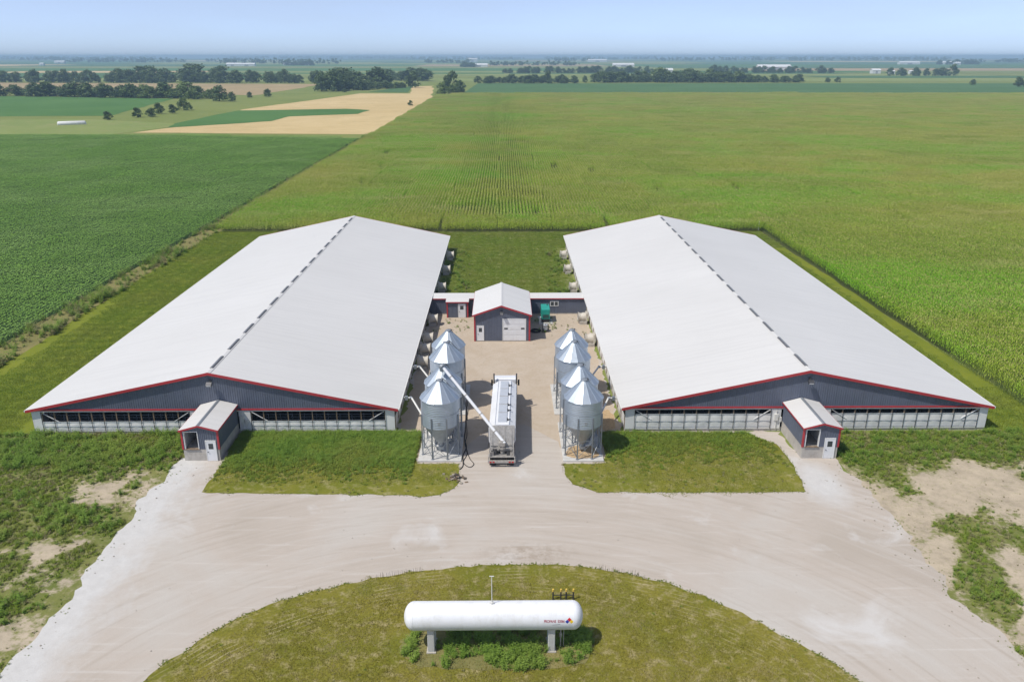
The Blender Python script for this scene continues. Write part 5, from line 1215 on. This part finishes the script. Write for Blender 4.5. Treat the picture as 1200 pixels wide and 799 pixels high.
for (x, y, h_, lab) in ((468, 1204, 7, 'left of the two small trees right of the long row'), (482, 1204, 8, 'right of the two small trees right of the long row'), (618, 1095, 7.5, 'small round tree alone in the right fields'), (640, 1033, 12, 'large round tree at the right edge'), (655, 1040, 10, 'second tree at the right edge')): plant(0, rr.randrange(5), x, y, h_, lab, None, wide=1.35)
tree_row(745, 1600, 850, 1600, 9, 14, 'tree around the white farmstead in the right fields', 'trees of the right farmstead', 0, wide=1.2)
plant(0, 1, 862, 1600, 22, 'tallest tree right of the white right farmstead', None)
tree_row(1910, 3700, 2080, 3700, 9, 20, 'tree around the far farmstead near the right horizon', 'trees of the far right farmstead', 0)
tree_row(-860, 3380, -760, 3380, 7, 20, 'tree around the far farmstead near the left horizon', 'trees of the far left farmstead', 0)
tree_row(-140, 2870, -100, 2870, 6, 16, 'tree left of the far white sheds in the middle', 'trees of the far middle farmstead', 0)
# distant woods, each one mass
def far_wood(x0, x1, y, h_, dep, seed, label):
    r = random.Random(seed); mb = MB(); n = int((x1 - x0) / 9)
    for k in range(n):
        x = r.uniform(x0, x1); yy_ = y + r.uniform(0, dep); hh = h_ * r.uniform(.6, 1.1)
        for q in range(7):
            c = Vector((x + r.gauss(0, 5), yy_ + r.gauss(0, 4), hh * r.uniform(.25, .95))); s = r.uniform(3, 6)
            for t in range(3):
                a = Vector((r.gauss(0, 1), r.gauss(0, 1), r.gauss(0, .8))).normalized() * s; b = Vector((r.gauss(0, 1), r.gauss(0, 1), r.gauss(0, .8))).normalized() * s
                mb.add([c - a, c + b, c + a, c - b], [(0, 1, 2, 3)])
    o = mb.build('far_wood', 'tree_leaf', fix=False); tag(o, label, 'wood', None, 'stuff')
for k, (ua, ub, y, h_) in enumerate(((-2480, -2200, 4800, 24), (-2100, -1800, 4700, 26), (-1900, -1650, 5400, 24), (-1320, -780, 3900, 26), (-420, -180, 4300, 20), (-60, 300, 3300, 16), (300, 620, 5600, 26), (1150, 2050, 6300, 30), (2100, 3300, 6200, 30), (2600, 3600, 4700, 22), (-3600, -2500, 6200, 30), (-900, 200, 7800, 34), (400, 1500, 8200, 36), (2500, 4600, 8600, 36), (-5200, -3400, 8200, 36), (-3000, -1000, 9300, 38), (-4200, -3300, 4600, 20))):
    far_wood(ua, ub, y, h_, 120, 300 + k, ('far bluish wood on the horizon, number %d from the left' % (k + 1)) if 0 else 'far bluish wood near the horizon at %s' % ('left' if ub < -400 else ('right' if ua > 900 else 'centre')))

# ================================================================== FAR FARM BUILDINGS
def farm_shed(x, y, w, d, h_, label, m='farm_white', rf='farm_white', rot=0):
    o = empty('farm_shed', (x, y, 0), label, 'farm building', 'distant farm buildings', R(rot)); zr = h_ + w * .0 + d * .22
    b = MB(); b.box(-w / 2, -d / 2, 0, w / 2, d / 2, h_); b.build('wall', m, o, world=False)
    r_ = MB(); e = .5
    r_.prism([(-d / 2 - e, h_ - .1), (0, zr), (d / 2 + e, h_ - .1), (d / 2 + e, h_ + .2), (0, zr + .3), (-d / 2 - e, h_ + .2)], -w / 2 - e, w / 2 + e, 'x'); r_.build('roof', rf, o, world=False)
    g = MB(); g.prism([(-d / 2, h_), (d / 2, h_), (0, zr - .05)], -w / 2 + .01, w / 2 - .01, 'x'); g.build('gable', m, o, world=False)
    dd = MB(); dd.box(-w * .12, -d / 2 - .1, 0, w * .12, -d / 2 - .02, h_ * .8); dd.build('door', 'farm_grey', o, world=False)
for a in ((-1010, 3160, 46, 22, 7, 'long white shed left in the far left farmstead'), (-955, 3150, 60, 20, 7, 'longest white shed of the far left farmstead'), (-880, 3440, 30, 18, 8, 'white shed among trees of the far left farmstead'), (-800, 3440, 22, 16, 7, 'small white shed right in the far left farmstead'),
          (-85, 2900, 60, 22, 7, 'white shed right of trees in the far middle farmstead'), (-190, 5200, 60, 24, 18, 'tall pale grain store on the middle horizon'), (420, 2950, 75, 24, 7, 'long white shed behind the far middle tree row'), (600, 5400, 120, 30, 10, 'wide pale shed on the horizon right of centre'),
          (338, 1720, 16, 14, 9, 'white gabled farmhouse among the right trees'), (740, 2300, 90, 26, 8, 'long pale roofed shed behind the far right row'), (800, 1800, 18, 14, 7, 'white gabled house of the right farmstead'), (830, 1790, 12, 9, 5, 'small white shed of the right farmstead'), (870, 1780, 14, 9, 5, 'low pale shed in the middle of the right farmstead'),
          (1815, 3760, 90, 26, 8, 'long white shed near the right horizon'), (2010, 3780, 80, 26, 8, 'long cream shed right of the long white one'), (1925, 3560, 24, 18, 8, 'white house of the far right farmstead'), (-2300, 4400, 50, 22, 8, 'white shed near the left horizon'), (-1850, 3400, 16, 14, 7, 'tiny white house in the far left fields')):
    farm_shed(*a)
m = MB(); m.lathe([(.0, 0), (.9, .1), (1.3, .6), (1.35, 13.6), (.9, 14.2), (0, 14.3)], 16, Matrix.Translation((-246.5, 456.9, .7)) @ Matrix.Rotation(R(24), 4, 'Z') @ Matrix.Rotation(R(90), 4, 'Y')); o = m.build('silage_bag', 'farm_white', smooth='all'); tag(o, 'long low white silage bag in the grassy swale at left', 'silage bag')
for k, x in enumerate((4.5, 6.2)):
    pass

# ================================================================== HAZE
hz = MB(); hz.box(-14500, -450, -1.0, 14500, 14500, 46); h_o = hz.build('haze', 'white_trim'); h_o.data.materials.clear()
hm = bpy.data.materials.new('haze'); hm.use_nodes = True; hm.node_tree.nodes.clear(); ho = hm.node_tree.nodes.new('ShaderNodeOutputMaterial'); hv = hm.node_tree.nodes.new('ShaderNodeVolumePrincipled')
hv.inputs['Color'].default_value = (.55, .80, 1, 1); hv.inputs['Density'].default_value = 1.9e-4; hv.inputs['Anisotropy'].default_value = 0.0
hm.node_tree.links.new(hv.outputs[0], ho.inputs['Volume']); h_o.data.materials.append(hm); tag(h_o, 'thin bluish summer haze over the fields', 'haze', None, 'stuff')
